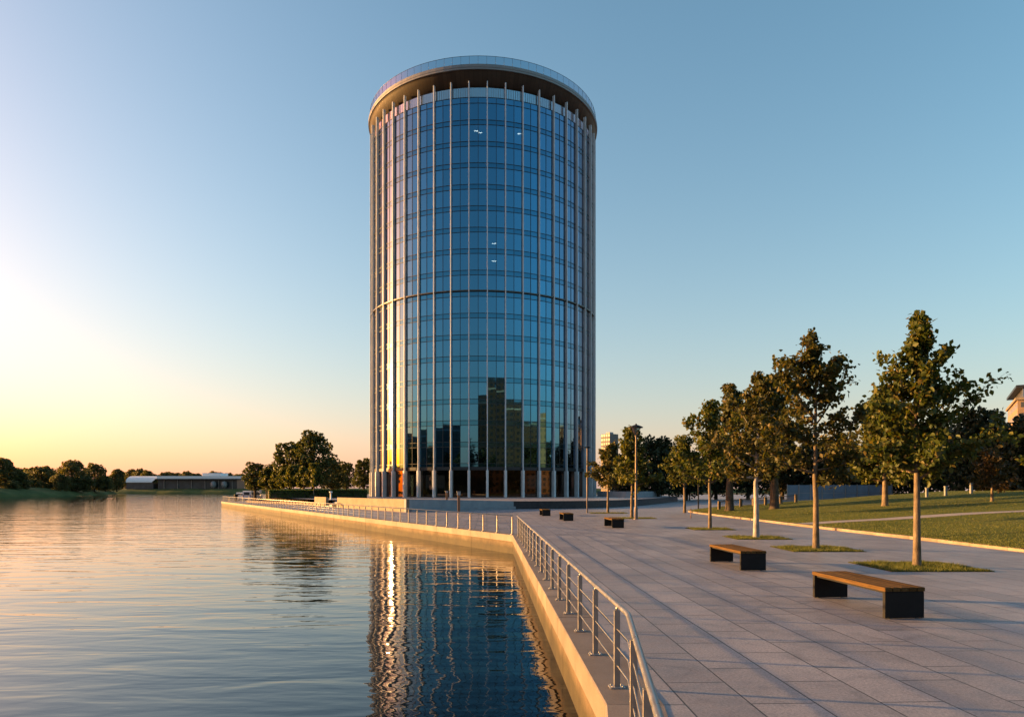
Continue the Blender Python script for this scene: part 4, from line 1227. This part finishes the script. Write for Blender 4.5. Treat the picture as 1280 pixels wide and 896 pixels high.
for x in (Lx-29.5, Lx-19):
    b = MB(); b.lathe([(0.01,1.5),(1.8,2.2),(2.6,4),(2.6,6),(1.8,7.8),(.01,8.5)],14,(x,-1.9),smooth=True); b.build('tank', M['post_grey'], root)

# ------------------------------------------------------------------ town behind the viewpoint, seen mirrored in the tower
def mirror(px):
    """plan direction in which the tower glass at photo column px looks"""
    v = Vector(((px-640)/F, 1)).normalized(); c = Vector((TX,TY))
    bq = v.dot(c); disc = bq*bq - (c.dot(c)-RG*RG)
    hit = v*(bq-math.sqrt(disc)); n = (hit-c).normalized()
    return hit, v - 2*v.dot(n)*n, (hit.length)
GR = 'town blocks behind the viewpoint'
def town(px, D, wpx_m, top, m, label, dep=26, hz=None):
    hit, d, L = mirror(px)
    p = hit + d*D
    h = CAMZ + (HOR-top)/F*(L*math.cos(math.atan((px-640)/F)) + D)
    root = tag(empty('town_block', (p.x,p.y,0), math.atan2(d.y,d.x)-PI/2), label, 'building', GR)
    b = MB(); b.box(-wpx_m/2,wpx_m/2,0,dep,-.1,h); b.build('wall', m, root)
    b = MB(); b.box(-wpx_m/2-.4,wpx_m/2+.4,-.4,dep+.4,h,h+.9); b.build('roof', M['stone_grey'], root)
    rr_ = random.Random(int(px*7+top))
    u = -wpx_m*.42
    while u < wpx_m*.4:
        wd_ = rr_.uniform(.10,.26)*wpx_m; hh_ = rr_.uniform(.02,.13)*h
        b = MB(); b.box(u,u+wd_,rr_.uniform(1,4),dep-3,h+.9,h+.9+hh_); b.build('roof_hut', m, root)
        u += wd_ + rr_.uniform(.02,.2)*wpx_m
town(621,270,58,488,M['brick_block'],'tall brown block behind the viewpoint, mirrored at the tower foot')
town(600,285,52,503,M['brick_block'],'brown block beside the tall one, mirrored left of the tower centre')
town(643,290,56,512,M['brick_block'],'brown block right of the tall one in the tower mirror image')
town(680,262,30,522,M['cream_block'],'sunlit cream block at the right of the tower mirror image')
town(664,330,100,532,M['brick_block'],'low brown block between the mirrored taller ones')
town(560,330,190,540,M['grey_block'],'long low block mirrored left of the tower centre')
town(520,360,170,547,M['grey_block'],'low grey block by the river mirrored at the left of the tower')
town(702,280,60,532,M['brick_block'],'brown block at the far right of the tower mirror image')
town(722,270,50,540,M['cream_block'],'cream block at the right edge of the tower mirror image')

GT = 'trees behind the viewpoint'
for i, (px, D, s) in enumerate(((540,300,1.5),(556,260,1.4),(574,230,1.3),(588,205,1.3),(603,190,1.0),(616,170,.8),(630,182,.9),(644,176,.8),(657,190,1.1),(670,168,1.1),(688,180,1.2),(520,330,1.6))):
    hit, d, L = mirror(px); p = hit + d*D
    o = copy_tree(dk[0]); o.location = (p.x,p.y,0); o.scale = (s*2.2,s*2.2,s*1.6); o.rotation_euler.z = i
    o['label'] = 'broad tree behind the viewpoint, mirrored in the tower foot'; o['group'] = GT
